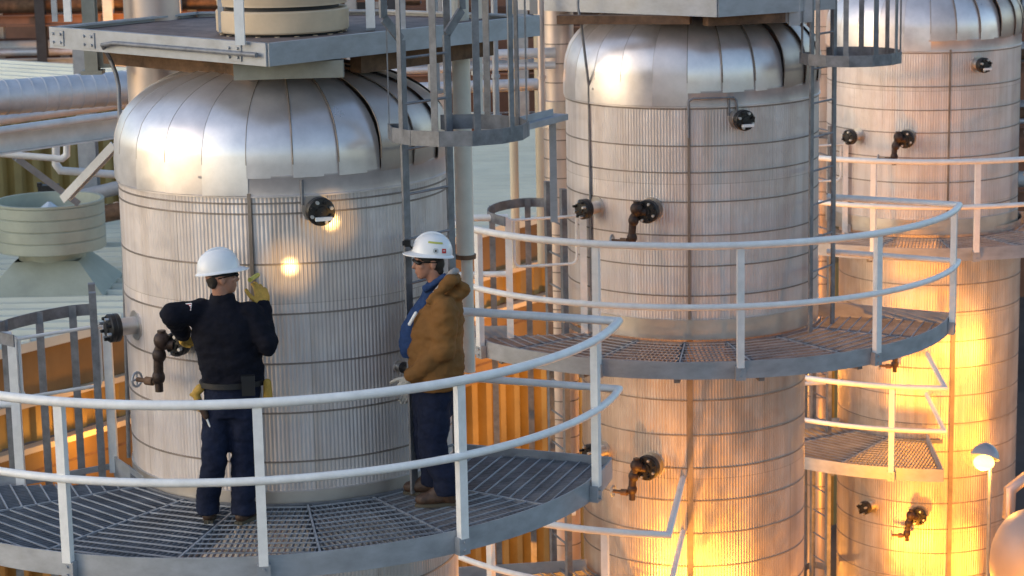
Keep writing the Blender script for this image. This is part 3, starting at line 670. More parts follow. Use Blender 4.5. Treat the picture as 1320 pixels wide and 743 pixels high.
for z in (ZR - .79, ZR - 1.38, ): mb.bar(w0 + en * .06 + Vector((0, 0, z)), w0 + en * .06 + ed * LEN + Vector((0, 0, z)), .16, .075)
mb.build('trim_rail', M['trim'], bl)
mb = MB(); wallstrip(mb, w0 - en * .10, LEN, ZR - 1.34, ZR - .83, .36, .06, en, ed); mb.build('ribbed_band', M['wall'], bl)
mb = MB(); mb.bar(w0 - en * .02 + Vector((0, 0, ZR - 1.96)), w0 - en * .02 + ed * LEN + Vector((0, 0, ZR - 1.96)), .05, 1.05); mb.build('wall_panel', M['wallflat'], bl)
mb = MB()
for z in (ZR - 1.7, ZR - 2.2): mb.bar(w0 + en * .007 + Vector((0, 0, z)), w0 + en * .007 + ed * LEN + Vector((0, 0, z)), .012, .03)
mb.build('panel_seam', M['rust'], bl)
mb = MB(); wallstrip(mb, w0 - en * .22, LEN, GROUND, ZR - 2.5, .38, .16, en, ed); mb.build('ribbed_wall', M['wall'], bl)
# ventilator on the low roof
vp = atz(70, 372, ZR)
rv = thing('roof_ventilator', 'round green grey roof ventilator on the low cream roof at left', 'ventilator', (vp.x, vp.y, ZR))
s = .0097 * 1.04
mb = MB(); hb = .82; hw = .44
def sq(h, z): return [(vp.x + x * h, vp.y + y * h, z) for x, y in ((-1, -1), (1, -1), (1, 1), (-1, 1))]
vs = sq(hb, ZR + .01) + sq(hb, ZR + .04) + sq(hw, ZR + .46)
fs = []
for l in (0, 4):
    for i in range(4): fs.append((l + i, l + (i + 1) % 4, l + 4 + (i + 1) % 4, l + 4 + i))
mb.add(vs, fs); mb.lathe([(.46, .44), (.46, .62)], (vp.x, vp.y, ZR), 40); mb.build('curb_base', M['vent'], rv, 30)
mb = MB(); pr = [(.44, .56), (.74, .58)]
for k in range(4): z = .58 + k * .16; pr += [(.748, z + .01), (.748, z + .145), (.735, z + .155)]
pr += [(.752, 1.22), (.752, 1.25), (.70, 1.25), (.66, .85), (.30, .80)]
mb.lathe(pr, (vp.x, vp.y, ZR), 64); mb.build('drum', M['vent'], rv, 30)
mb = MB(); mb.lathe([(.30, .98), (.30, 1.0), (.02, 1.22)], (vp.x, vp.y, ZR), 8); mb.lathe([(.28, .78), (.28, .99)], (vp.x, vp.y, ZR), 16); mb.build('damper_cap', M['ventcap'], rv, 20)
# ------------------------------------------------------------------ taller building at left
b0 = e0 - en * (WID + .02)
b2_ = thing('tall_building', 'taller ochre ribbed building with a pale roof at upper left', 'building', (b0.x, b0.y, GROUND))
mb = MB(); wallstrip(mb, b0, 16.5, ZR + .02, -3.95, .40, .12, en, ed); mb.build('ribbed_wall', M['wall'], b2_)
mb = MB(); rr0 = b0 + en * .3; a, b, c, d = rr0, rr0 + ed * 16.5, rr0 + ed * 16.5 - en * 9, rr0 - en * 9
mb.add([(p.x, p.y, z) for z in (-4.05, -3.93) for p in (a, b, c, d)], [(3, 2, 1, 0), (4, 5, 6, 7), (0, 1, 5, 4), (1, 2, 6, 5), (2, 3, 7, 6), (3, 0, 4, 7)])
for k in range(34):
    p = a + ed * (.25 + k * .48); mb.bar(p - en * .05 + Vector((0, 0, -3.90)), p - en * 8.95 + Vector((0, 0, -3.90)), .10, .06)
mb.build('roof', M['roof2'], b2_)
# ------------------------------------------------------------------ pipe rack at left
def ptube(label, pts, r, m, rings=None, cat='pipe', group=None, name='pipe', n=20):
    mb = MB(); mb.tube(pts, r, n)
    if rings:
        a, b = Vector(pts[0]), Vector(pts[-1]); d = (b - a).normalized(); L = (b - a).length
        for k in range(1, int(L / rings)):
            p = a + d * (k * rings); mb.lathe([(r - .002, -.008), (r + .006, -.008), (r + .006, .008), (r - .002, .008)], p, n, d)
    return tag(mb.build(name, m, None, 50), label, cat, group)
pa, pb = atz(-60, 131, -2.42), atz(190, 111, -2.42)
ptube('large banded aluminium clad pipe running across at upper left', [pa, pb], .172, M['pipe_lag'], .13, name='clad_pipe', n=32)
pa, pb = atz(-60, 162, -2.72), atz(190, 129, -2.72); ptube('small grey pipe directly under the large clad pipe', [pa, pb], .06, M['pipe_lag'])
pa, pb = atz(-60, 177, -2.50), atz(190, 143, -2.50); ptube('thin grey pipe lying on the white steel beam', [pa, pb], .038, M['steelwhite'])
rk = thing('pipe_rack', 'pale steel beam frame carrying the pipes at left', 'pipe rack', (-5, 22, GROUND))
pa, pb = atz(-60, 193, -2.64), atz(200, 158, -2.64); mb = MB(); mb.ibeam(pa, pb, .15, .19); mb.build('beam', M['steelwhite'], rk)
pa, pb = aty(84, 256, 23.2), aty(150, 186, 22.6); mb = MB(); mb.ibeam(pa, pb, .085, .10, .012, (0, -1, .3)); mb.build('brace', M['steelwhite'], rk)
pa, pb = aty(20, 203, 23.6), aty(100, 262, 24.0); mb = MB(); mb.ibeam(pa, pb, .07, .09, .012, (0, -1, .3)); mb.build('brace', M['steelgrey'], rk)
pa = aty(114, 200, 34.0); mb = MB(); mb.ibeam((pa.x, pa.y, ZR), (pa.x, pa.y, -2.9), .26, .26, .02, (0, 1, 0)); mb.build('column', M['steelgrey'], rk)
ptube('thin bent white pipe under the rack beam at left', [aty(-30, 196, 23.2), aty(80, 205, 23.2), aty(86, 200, 23.2), aty(86, 170, 23.2)], .035, M['steelwhite'])
ptube('white drain pipe elbow in front of the ochre wall', [aty(72, 180, 24), aty(72, 212, 24), aty(78, 220, 24), aty(160, 226, 24.2)], .042, M['steelwhite'])
ptube('grey clad pipe low behind the ventilator', [aty(98, 255, 33), aty(170, 238, 33)], .10, M['steelgrey'])
ptube('dark rusty pipe behind the ventilator', [aty(124, 278, 33), aty(185, 266, 33)], .13, M['rust'])
mb = MB(); p = aty(63, 247, 33); mb.cube(p, .28, .2, .20); mb.cyl(p + Vector((-.12, -.05, .07)), p + Vector((-.12, -.05, .14)), .04, 10); mb.cyl(p + Vector((.1, -.05, .07)), p + Vector((.1, -.05, .12)), .05, 10)
tag(mb.build('motor_box', M['black'], None), 'black motor box standing beyond the ventilator drum', 'motor')
pcol = aty(118, 60, 17.4); mb = MB(); zc = aty(118, 93, 17.4).z
mb.ibeam((pcol.x, 17.4, zc), (pcol.x, 17.4, .5), .10, .12, .012, (0, 1, 0)); mb.cube((pcol.x, 17.4, zc), .16, .16, .03); mb.cube((pcol.x + .07, 17.45, zc + .14), .13, .12, .22)
tag(mb.build('support_column', M['steelgreen'], None), 'grey green steel column beside the left end of the top platform', 'column')
# ------------------------------------------------------------------ distant plant
def farrack(label, x0, x1, Y, z0, zs, ncol, pipes, seed, m=None):
    rnd = random.Random(seed); root = thing('pipe_rack', label, 'pipe rack', ((x0 + x1) / 2, Y, GROUND), 'distant pipe racks')
    for k in range(ncol):
        x = x0 + (x1 - x0) * k / (ncol - 1)
        for dy in (0, 3.):
            mb = MB(); mb.ibeam((x, Y + dy, GROUND), (x, Y + dy, z0), .25, .25, .03, (0, 1, 0)); mb.build('column', rnd.choice([M['steelgrey'], M['dark'], M['steelwhite']]), root)
    for z in zs:
        for dy in (0, 3.):
            mb = MB(); mb.ibeam((x0 - .5, Y + dy, z), (x1 + .5, Y + dy, z), .22, .28, .03); mb.build('beam', rnd.choice([M['far'], M['steelgrey'], M['steelwhite'], M['far']]), root)
        for k in range(pipes):
            r = rnd.uniform(.06, .2); y = Y + .4 + 2.4 * k / pipes; mb = MB(); mb.tube([(x0 - 1, y, z + .16 + r), (x1 + 1, y, z + .16 + r)], r, 12)
            mb.build('pipe', rnd.choice([M['pipe_lag'], M['rust'], M['steelwhite'], M['far']]), root, 50)
    return root
farrack('rusty lamp lit pipe rack far away beyond the upper left roof', -17, -3.2, 58, -2.0, [-6.6, -5.4, -4.3, -3.2], 9, 4, 3)
farrack('grey pipe rack in the distance between the nearest and middle tanks', -3.4, 2.2, 50, -.8, [-8.2, -6.6, -5.2, -4.2, -3.3], 7, 4, 8)
farrack('pipe rack in the distance behind the farthest tank', 5, 17, 56, -.8, [-9, -7.4, -5.8, -4.6, -3.4], 9, 4, 12)
mb = MB(); mb.cube((-6, 68, -6), 60, .5, 16); wl = mb.build('boiler_house', M['far']); tag(wl, 'dim rust red wall of a large shed far behind the pipe racks', 'building')
pq = aty(700, 100, 26); ptube('thin rusty pipe hanging left of the pink clad pipe', [(pq.x - .05, 26, -4.9), (pq.x - .05, 26, -1.2), (pq.x - .2, 26, -1.05), (pq.x - .35, 26, -1.2), (pq.x - .35, 26, -4.9)], .05, M['trim'])
# ------------------------------------------------------------------ lamp post and vessel head at lower right
lp = aty(1272, 590, 24)
rl = thing('lamp_post', 'lit lamp on a slim post in front of the farthest tank', 'lamp', (lp.x + .05, lp.y, GROUND))
mb = MB(); mb.tube([(lp.x + .04, lp.y, GROUND), (lp.x + .04, lp.y, lp.z - .05), (lp.x + .02, lp.y - .02, lp.z + .06)], .022, 12); mb.build('pole', M['galv'], rl, 40)
hc = aty(1270, 588, 23.95); tilt = Matrix.Rotation(R_(22), 3, 'Y')
mb = MB(); ax = Vector((-.30, -.45, -1)).normalized()
mb.lathe([(.16, .02), (.150, -.02), (.13, -.07), (.08, -.12), (.03, -.145), (.001, -.15)], hc, 28, ax); mb.build('shade', M['galv'], rl, 40)
mb = MB(); mb.ell(hc + ax * .075, .115, .115, .085, 20, 12); mb.build('bulb', M['lamp'], rl, 60)
sp = aty(1352, 735, 22.5)
hv = thing('horizontal_vessel', 'orange lit rounded vessel end at the bottom right corner', 'tank', (sp.x, sp.y, GROUND))
mb = MB(); pr = [(.001, 0)] + [(.62 * math.sin(pi / 2 * k / 16), .42 - .42 * math.cos(pi / 2 * k / 16)) for k in range(1, 17)] + [(.62, 2.4)]
mb.lathe(pr, (sp.x - .56, sp.y, sp.z), 64, (1, .15, 0)); mb.build('rounded_shell', M['sphere'], hv, 60)
mb = MB(); mb.cube((sp.x + .3, sp.y, (GROUND + sp.z) / 2 - .2), .3, .6, sp.z - GROUND - .4); mb.build('saddle', M['ground'], hv)
ptube('grey clad pipe elbow above the rounded vessel end at right', [aty(1300, 668, 25.2), aty(1302, 632, 25.2), aty(1322, 616, 25.3), aty(1360, 604, 25.4)], .07, M['pink_lag'], n=20)
# ------------------------------------------------------------------ people
def solid(mb, voxel, name, m, parent, smooth=6, wr=0., wscale=9., label=None, fac=.5):
    ob = mb.build(name + '_tmp', m, None)
    md = ob.modifiers.new('r', 'REMESH'); md.mode = 'VOXEL'; md.voxel_size = voxel; md.use_smooth_shade = True
    if smooth: ms = ob.modifiers.new('s', 'SMOOTH'); ms.factor = fac; ms.iterations = smooth
    bpy.context.view_layer.update(); dg = bpy.context.evaluated_depsgraph_get()
    me = bpy.data.meshes.new_from_object(ob.evaluated_get(dg)); old = ob.data; bpy.data.objects.remove(ob); bpy.data.meshes.remove(old)
    o0 = wloc(parent)
    if wr:
        vn = [v.normal.copy() for v in me.vertices]
        for v, n in zip(me.vertices, vn):
            p = v.co; w = noise.fractal(Vector((p.x * wscale, p.y * wscale, p.z * wscale * 1.7)), 1.0, 2.0, 3); v.co = p + n * (wr * w)
    for v in me.vertices: v.co = v.co - o0
    me.polygons.foreach_set('use_smooth', [True] * len(me.polygons)); me.name = name
    me.materials.clear(); me.materials.append(m)
    o = bpy.data.objects.new(name, me); COL.objects.link(o); o.parent = parent
    if label: o['label'] = label
    return o
def frame(f, upv):
    f = Vector(f).normalized(); s = f.cross(Vector(upv)).normalized(); u = s.cross(f); return f, s, u
def head(root, c, f, upv, skin, sk=1.):
    """c centre of the skull, f facing direction."""
    f, s, u = frame(f, upv); Rm = Matrix((s, f, u)).transposed()
    mb = MB(); mb.ell(c + u * .025 * sk - f * .01, .074 * sk, .094 * sk, .092 * sk, 24, 16, Rm); mb.ell(c + f * .03 - u * .035, .058, .062, .075, 20, 12, Rm)
    mb.ell(c + f * .052 - u * .088, .036, .034, .026, 16, 10, Rm)        # chin
    mb.cap2(c + f * .088 + u * .012, c + f * .106 - u * .030, .009, .015, 12)  # nose
    mb.ell(c + f * .083 - u * .058, .024, .014, .007, 12, 8, Rm); mb.ell(c + f * .083 - u * .070, .022, .014, .008, 12, 8, Rm)
    mb.cap2(c + f * .084 + u * .028 + s * .04, c + f * .084 + u * .028 - s * .04, .011, .011, 10)
    for k in (-1, 1):
        mb.ell(c + s * k * .078 - f * .012 - u * .012, .010, .020, .032, 14, 10, Rm)
        mb.ell(c + f * .060 + s * k * .040 - u * .020, .022, .022, .024, 12, 8, Rm)
    return mb, f, s, u, Rm
def helmet(root, c, f, upv, sc_=1., cap=True):
    f, s, u = frame(f, upv); n = 36; vs = []; fs = []; K = 14
    prof = [(1.0, 0.)] + [(math.cos(pi / 2 * k / K) ** .80, math.sin(pi / 2 * k / K) ** .92) for k in range(1, K + 1)]
    for r, h in prof:
        for i in range(n):
            t = 2 * pi * i / n; a = math.cos(t); b = math.sin(t)
            ridge = .004 * (1 if abs(a) < .12 and 0 < r < .95 else 0)
            vs.append(c + s * (a * r * .112 * sc_) + f * (b * r * .137 * sc_ - .004) + u * (h * (.132 + ridge) * sc_))
    for j in range(K):
        for i in range(n): fs.append((j * n + i, j * n + (i + 1) % n, (j + 1) * n + (i + 1) % n, (j + 1) * n + i))
    mb = MB(); mb.add(vs, fs)
    # brim, longer at the front
    vs = []; fs = []
    for i in range(n):
        t = 2 * pi * i / n; a = math.cos(t); b = math.sin(t); ext = .016 + .045 * max(0, b) ** 2.2
        e = s * a + f * b
        p0 = c + s * (a * .110 * sc_) + f * (b * .135 * sc_ - .004); p1 = p0 + e * ext - u * (.010 + .012 * max(0, b))
        vs += [p0 + u * .004, p1 + u * .002, p1 - u * .004, p0 - u * .004]
    for i in range(n):
        j = (i + 1) % n
        for k in range(4): fs.append((i * 4 + k, j * 4 + k, j * 4 + (k + 1) % 4, i * 4 + (k + 1) % 4))
    mb.add(vs, fs)
    mb.tube([c + f * (.125 * math.cos(q)) * sc_ + u * (.02 + .118 * math.sin(q)) * sc_ for q in [pi * (.12 + .76 * k / 14) for k in range(15)]], .008, 8)
    hm = mb.build('hard_hat', M['helmet'], root, 50)
    m2 = MB(); m2.loft([(c - u * .028 - f * .0, .086, .108, math.atan2(f.y, f.x) - pi / 2), (c + u * .005, .098, .120, math.atan2(f.y, f.x) - pi / 2)], 24); m2.build('headband', M['belt'], hm, 40)
    return hm
def hand(wrist, d, palmn, thumbside, curl, sc_=1.):
    """one glove or hand: palm with four separate fingers and a thumb."""
    d = Vector(d).normalized(); pn = Vector(palmn); pn = (pn - d * pn.dot(d)).normalized(); s = d.cross(pn).normalized() * thumbside
    mb = MB(); Rm = Matrix((s, d, pn)).transposed(); k_ = sc_
    mb.ell(wrist + d * .048 * k_, .046 * k_, .058 * k_, .022 * k_, 18, 12, Rm); mb.cap2(wrist - d * .03 * k_, wrist + d * .02 * k_, .031 * k_, .031 * k_, 14)
    for i, (o, L) in enumerate(((.033, .068), (.011, .078), (-.012, .073), (-.034, .058))):
        p = wrist + d * (.088 - .004 * abs(i - 1)) * k_ + s * o * k_; ang = 0; r = .0115 * k_
        p0 = p - d * .03 * k_
        for j in range(3):
            ang += curl * (.8 if j == 0 else 1.0) + .04 * i
            q = p0 + (d * math.cos(ang) + pn * math.sin(ang)) * ((L * k_) * (.30 + (.35 if j == 0 else 0) + .08)); mb.cap2(p0, q, r, r * .94, 10); p0 = q; r *= .94
    p0 = wrist + d * .018 * k_ + s * .03 * k_; ang = .75
    for j, L in enumerate((.045, .034, .026)):
        q = p0 + (s * math.sin(ang) + d * math.cos(ang) + pn * (.25 + .25 * j)).normalized() * L * k_; mb.cap2(p0, q, (.0145 - .0012 * j) * k_, (.0135 - .0012 * j) * k_, 10); p0 = q; ang -= .28
    return mb
def boot(root, ankle, toe, zf):
    d = Vector((toe.x - ankle.x, toe.y - ankle.y, 0)); L = d.length; d.normalize(); s = Vector((-d.y, d.x, 0)); a = Vector((ankle.x, ankle.y, zf)); u = Vector((0, 0, 1))
    mb = MB(); mb.cap2(a + u * .22, a + u * .075 - d * .005, .055, .056, 16); Rm = Matrix((d, s, u)).transposed()
    mb.ell(a + d * .10 + u * .058, .115, .047, .048, 20, 12, Rm); mb.ell(a + d * .165 + u * .052, .058, .049, .042, 18, 12, Rm); mb.ell(a - d * .02 + u * .05, .060, .044, .046, 18, 12, Rm); mb.cap2(a + u * .13 + d * .02, a + d * .11 + u * .075, .048, .038, 14)
    b = solid(mb, .009, 'boot', M['boot'], root, 4)
    m2 = MB(); pts = []
    for k in range(28):
        t = 2 * pi * k / 28; x = math.cos(t); y = math.sin(t); w = .047 + .007 * math.cos(t + .3); pts.append(a + d * (.072 + .152 * x) + s * (w * y * (1 - .12 * x * x)))
    m2.prism([(p.x, p.y) for p in pts], zf + .001, zf + .024); m2.prism([((a - d * .02).x + (p - a).x * .98, (p.y) if False else p.y) for p in pts[:0]] or [(p.x, p.y) for p in [a - d * .075 + s * .03, a + d * .01 + s * .035, a + d * .01 - s * .035, a - d * .075 - s * .03]], zf + .0005, zf + .02)
    m2.build('sole', M['sole'], b, 40)
ZW = ZF1 + .004
# ---- worker in navy, back to the lens, reaching up to the tank
w1 = thing('person', 'worker in white hard hat, navy shirt and jeans, back turned, reaching up to the tank', 'person', (-1.95, 14.57, ZW), 'workers in white hard hats')
J = lambda x, y, Y: aty(x, y, Y - .14)
hd = J(285, 358, 14.68); facing = Vector((.93, .36, .10)); hup = Vector((-.16, .0, 1))
neck = J(288, 394, 14.69); che = J(292, 428, 14.70); wai = J(299, 480, 14.71); pel = J(298, 512, 14.71)
lsh, lel, lwr = J(258, 402, 14.69), J(223, 406, 14.58), J(237, 432, 14.80)
rsh, rel_, rwr = J(323, 404, 14.69), J(344, 445, 14.64), J(339, 394, 14.78)
lhip, rhip = J(281, 525, 14.72), J(315, 525, 14.70); lkn, rkn = J(276, 590, 14.66), J(315, 594, 14.71)
lan, ran = Vector((-2.055, 14.60, ZW)), Vector((-1.815, 14.555, ZW))
mb, f_, s__, u_, Rm = head(w1, hd, facing, hup, M['skin'])
mb.cap2(neck - Vector((0, 0, .03)), hd - u_ * .06 - f_ * .02, .056, .054, 16); mb.cap2(neck - Vector((0, 0, .06)), che, .055, .095, 16); mb.cap2(che, pel + Vector((0, 0, .06)), .095, .09, 16)
for a, b, c in ((lsh, lel, lwr), (rsh, rel_, rwr)): mb.cap2(neck - Vector((0, 0, .08)), a, .04, .045, 12); mb.cap2(a, b, .048, .042, 12); mb.cap2(b, c, .042, .03, 12)
for a, b, c in ((lhip, lkn, lan), (rhip, rkn, ran)): mb.cap2(pel, a, .09, .08, 12); mb.cap2(a, b, .078, .055, 12); mb.cap2(b, c + Vector((0, 0, .1)), .055, .04, 12)
solid(mb, .0075, 'body', M['skin'], w1, 4)
helmet(w1, hd + u_ * .052 - f_ * .004, facing, hup + Vector((-.10, 0, 0)), 1.04)
mb = MB(); mb.ell(hd - f_ * .050 - u_ * .000, .066, .052, .055, 20, 12, Rm); mb.ell(hd - f_ * .01 + u_ * .035, .079, .092, .055, 20, 12, Rm); mb.cap2(hd - f_ * .068 - u_ * .038 + s__ * .03, hd - f_ * .068 - u_ * .038 - s__ * .03, .024, .024, 12); solid(mb, .008, 'hair', M['hair'], w1, 3)
mb = MB(); mb.cap2(hd + f_ * .092 + u_ * .010 + s__ * .06, hd + f_ * .092 + u_ * .010 - s__ * .06, .015, .015, 10)
for k in (-1, 1): mb.bar(hd + f_ * .085 + s__ * k * .074 + u_ * .012, hd - f_ * .04 + s__ * k * .085 + u_ * .008, .004, .008)
mb.build('safety_glasses', M['glass'], w1, 50)
# shirt
yaw = .10
mb = MB(); V = lambda p, dz=0: Vector((p.x, p.y, p.z + dz))
mb.loft([(J(300, 497, 14.71), .205, .135, yaw), (J(300, 478, 14.71), .208, .14, yaw), (J(296, 455, 14.70), .215, .145, yaw), (J(292, 430, 14.70), .232, .150, yaw), (J(290, 410, 14.69), .215, .140, yaw), (J(289, 397, 14.69), .15, .105, yaw), (J(288, 388, 14.69), .090, .084, yaw), (J(288, 378, 14.685), .072, .076, yaw)], 28)
mb.cap2(J(270, 404, 14.69), lsh, .085, .082, 16); mb.cap2(lsh, lel, .090, .080, 16); mb.cap2(lel, lwr + (lel - lwr) * .10, .080, .058, 16)
mb.cap2(J(308, 405, 14.69), rsh, .085, .084, 16); mb.cap2(rsh, rel_, .084, .074, 16); mb.cap2(rel_, rwr + (rwr - rel_) * .0, .074, .048, 16)
sh = solid(mb, .010, 'shirt', M['navy'], w1, 5, .013, 8.)
# trousers
mb = MB(); mb.loft([(J(299, 535, 14.71), .175, .13, yaw), (J(299, 510, 14.71), .188, .138, yaw), (J(300, 488, 14.71), .185, .13, yaw)], 24)
for a, b, c in ((lhip, lkn, lan), (rhip, rkn, ran)): mb.cap2(a, b, .105, .088, 16); mb.loft([(Vector((c.x, c.y - .01, ZW + .065)), .080, .092, 0), (Vector((c.x, c.y - .005, ZW + .16)), .082, .085, 0), (V(b, -.04), .088, .088, 0), (V(b, .04), .088, .088, 0)], 20)
solid(mb, .010, 'trousers', M['jeans'], w1, 4, .010, 9.)
mb = MB(); mb.loft([(J(299, 496, 14.71), .214, .152, yaw), (J(299, 489, 14.71), .214, .150, yaw)], 32); bl_ = mb.build('belt', M['belt'], w1, 40)
mb = MB(); p = J(320, 497, 14.55); mb.cube(p, .085, .05, .13, yaw); mb.cube(p + Vector((0, -.004, .05)), .09, .055, .035, yaw); mb.build('belt_pouch', M['belt'], bl_)
mb = MB(); p = J(345, 503, 14.68); mb.cap2(p + Vector((0, 0, .05)), p - Vector((0, 0, .06)), .028, .034, 12); solid(mb, .008, 'spare_glove', M['glove'], w1, 2)
mb = MB(); p = J(252, 507, 14.66); mb.cap2(p + Vector((.03, 0, .03)), p, .032, .026, 12); mb.cap2(p, p + Vector((.03, 0, -.10)), .024, .03, 12); mb.cap2(p + Vector((.0, 0, -.02)), p + Vector((-.03, 0, -.01)), .016, .012, 10); solid(mb, .006, 'tool_pouch', M['glove'], w1, 2)
mb = MB(); a, b = J(258, 520, 14.62), J(270, 548, 14.62); mb.cap2(a, (a * .4 + b * .6), .028, .022, 12); mb.build('holster', M['boot'], w1, 40)
mb = MB(); mb.cyl(a * .3 + b * .7, b + (b - a) * .12, .008, 10); mb.build('pen_light', M['tag'], w1, 40)
# gloves
g1 = hand(rwr, (J(336, 362, 14.83) - rwr), Vector((-.45, .9, 0)), 1, .40, 1.15); solid(g1, .0042, 'glove', M['glove'], w1, 2)
g2 = hand(lwr, (J(231, 444, 14.95) - lwr), Vector((.4, .6, -.5)), -1, .55, 1.05); solid(g2, .0045, 'glove', M['glove'], w1, 2)
mb = MB(); p = J(325, 360, 14.86); mb.cyl(p + Vector((-.012, -.03, 0)), p + Vector((.02, .17, -.005)), .015, 12); mb.build('marker', M['lime'], w1, 40)
for an, dx, dy in ((lan, -.02, .24), (ran, .10, .22)): boot(w1, an, an + Vector((dx, dy, 0)), ZW)
# flag patch on the left sleeve
mid_p = lsh * .62 + lel * .38; n_ = Vector((-.25, -.75, .60)).normalized(); t_ = Vector((.95, -.22, .1)); t_ = (t_ - n_ * t_.dot(n_)).normalized(); b_ = n_.cross(t_)
mb = MB(); pc_ = mid_p + n_ * .083; mb.box(pc_, t_ * .045, b_ * .026, n_ * .003); fp = mb.build('flag_patch', M['tag'], sh)
mb = MB()
for k in range(3): mb.box(pc_ + n_ * .0035 + b_ * (-.018 + k * .017), t_ * .044, b_ * .0035, n_ * .001)
mb.build('red_stripes', M['flagred'], fp)
# ---- worker in brown, seen from the side
w2 = thing('person', 'worker in white hard hat and brown hooded jacket, standing sideways', 'person', (-.52, 15.0, ZW), 'workers in white hard hats')
J = lambda x, y, Y: aty(x, y, Y - .19)
hd = J(553, 338, 15.18); facing = Vector((-.965, -.25, .02)); hup = Vector((-.04, 0, 1))
neck = J(570, 372, 15.2); che = J(563, 415, 15.2); pel = J(559, 495, 15.2)
lsh, lel, lwr = J(574, 400, 15.02), J(571, 450, 15.00), J(532, 484, 15.02)
rsh, rel2, rwr = J(566, 400, 15.40), J(560, 452, 15.42), J(536, 492, 15.42)
lan, ran = Vector((-.465, 14.85, ZW)), Vector((-.56, 15.11, ZW))
lhip, rhip = J(560, 512, 15.12), J(556, 512, 15.29); lkn, rkn = J(558, 575, 15.07), J(549, 570, 15.34)
mb, f_, s__, u_, Rm = head(w2, hd, facing, hup, M['skin'])
mb.cap2(neck - Vector((0, 0, .03)), hd - u_ * .06 - f_ * .02, .060, .058, 16); mb.cap2(neck - Vector((0, 0, .06)), che, .055, .095, 16); mb.cap2(che, pel + Vector((0, 0, .06)), .095, .09, 16)
for a, b, c in ((lsh, lel, lwr), (rsh, rel2, rwr)): mb.cap2(neck - Vector((0, 0, .08)), a, .04, .045, 12); mb.cap2(a, b, .048, .042, 12); mb.cap2(b, c, .042, .03, 12)
for a, b, c in ((lhip, lkn, lan), (rhip, rkn, ran)): mb.cap2(pel, a, .09, .08, 12); mb.cap2(a, b, .078, .055, 12); mb.cap2(b, c + Vector((0, 0, .1)), .055, .04, 12)
solid(mb, .0075, 'body', M['skin'], w2, 4)
hm2 = helmet(w2, hd + u_ * .060 - f_ * .016, facing + Vector((0, 0, .13)), hup, 1.02)
mb = MB(); mb.ell(hd - f_ * .045 - u_ * .012, .070, .062, .066, 20, 12, Rm); mb.ell(hd - f_ * .01 + u_ * .03, .080, .093, .06, 20, 12, Rm); mb.cap2(hd - f_ * .065 - u_ * .06 + s__ * .03, hd - f_ * .065 - u_ * .06 - s__ * .03, .03, .03, 12); solid(mb, .008, 'hair', M['hair'], w2, 3)
mb = MB()
for k in (-1, 0, 1): mb.ell(hd + f_ * (.093 - .010 * abs(k)) - u_ * .047 + s__ * k * .022, .018, .009, .008, 12, 8, Rm)
mb.ell(hd + f_ * .070 - u_ * .096, .034, .024, .020, 14, 10, Rm)
for k in (): mb.cap2(hd + f_ * .066 - u_ * .090 + s__ * k * .026, hd + f_ * .02 - u_ * .066 + s__ * k * .056, .014, .010, 10); mb.cap2(hd + f_ * .090 - u_ * .052 + s__ * k * .028, hd + f_ * .074 - u_ * .088 + s__ * k * .030, .007, .009, 10); solid(mb, .004, 'moustache', M['hair'], w2, 2)
mb = MB(); mb.cap2(hd + f_ * .092 + u_ * .010 + s__ * .05, hd + f_ * .092 + u_ * .010 - s__ * .05, .013, .013, 12)
for k in (-1, 1): mb.ell(hd + f_ * .080 + s__ * k * .048 + u_ * .006, .022, .022, .015, 14, 10, Rm); mb.bar(hd + f_ * .085 + s__ * k * .074 + u_ * .012, hd - f_ * .04 + s__ * k * .088 + u_ * .008, .004, .007)
mb.build('dark_glasses', M['glass'], w2, 50)
mb = MB(); p = hd + f_ * .150 + u_ * .135; mb.box(p, f_ * .018, s__ * .022, u_ * .022); mb.cyl(p + f_ * .015, p + f_ * .03, .016, 14); mb.bar(p - f_ * .01 - u_ * .01, p - f_ * .05 - u_ * .05, .02, .012); mb.build('headlamp', M['black'], hm2, 30)
# stickers on the camera side of the hat
f_0, s_0, u_0 = f_, s__, u_
f_, s__, u_ = frame(facing + Vector((0, 0, .13)), hup)
def sticker(th, h, w, hh, m, nm, rnd_=False):
    c0 = hd + u_0 * .060 - f_0 * .016; k = 1.02; ph = math.asin(h) ; r = math.cos(ph) ** .80
    side_ = s__ if s__.y < 0 else -s__
    def pt(t, e): ee = max(.02, min(.99, h + e)); pq = math.asin(ee ** (1 / .92)); rr = math.cos(pq) ** .80; return c0 + side_ * (math.cos(t) * rr * .1145 * k) + f_ * (math.sin(t) * rr * .140 * k - .004) + u_ * (ee * .134 * k)
    vs = []; fs = []; N = 6
    for i in range(N + 1):
        for j in range(N + 1):
            vs.append(pt(th + w * (i / N - .5), hh * (j / N - .5)))
    for i in range(N):
        for j in range(N):
            if rnd_ and (i in (0, N - 1)) and (j in (0, N - 1)): continue
            fs.append((i * (N + 1) + j, (i + 1) * (N + 1) + j, (i + 1) * (N + 1) + j + 1, i * (N + 1) + j + 1))
    q = MB(); q.add(vs, fs); q.build(nm, m, hm2, 60)
sticker(-.42, .26, .24, .22, M['red'], 'sticker'); sticker(-.42, .27, .12, .035, M['tag'], 'sticker'); sticker(.02, .24, .26, .24, M['greyst'], 'sticker', True); sticker(.02, .24, .08, .10, M['belt'], 'sticker'); sticker(.05, .62, .85, .09, M['lime'], 'sticker')
f_, s__, u_ = f_0, s_0, u_0
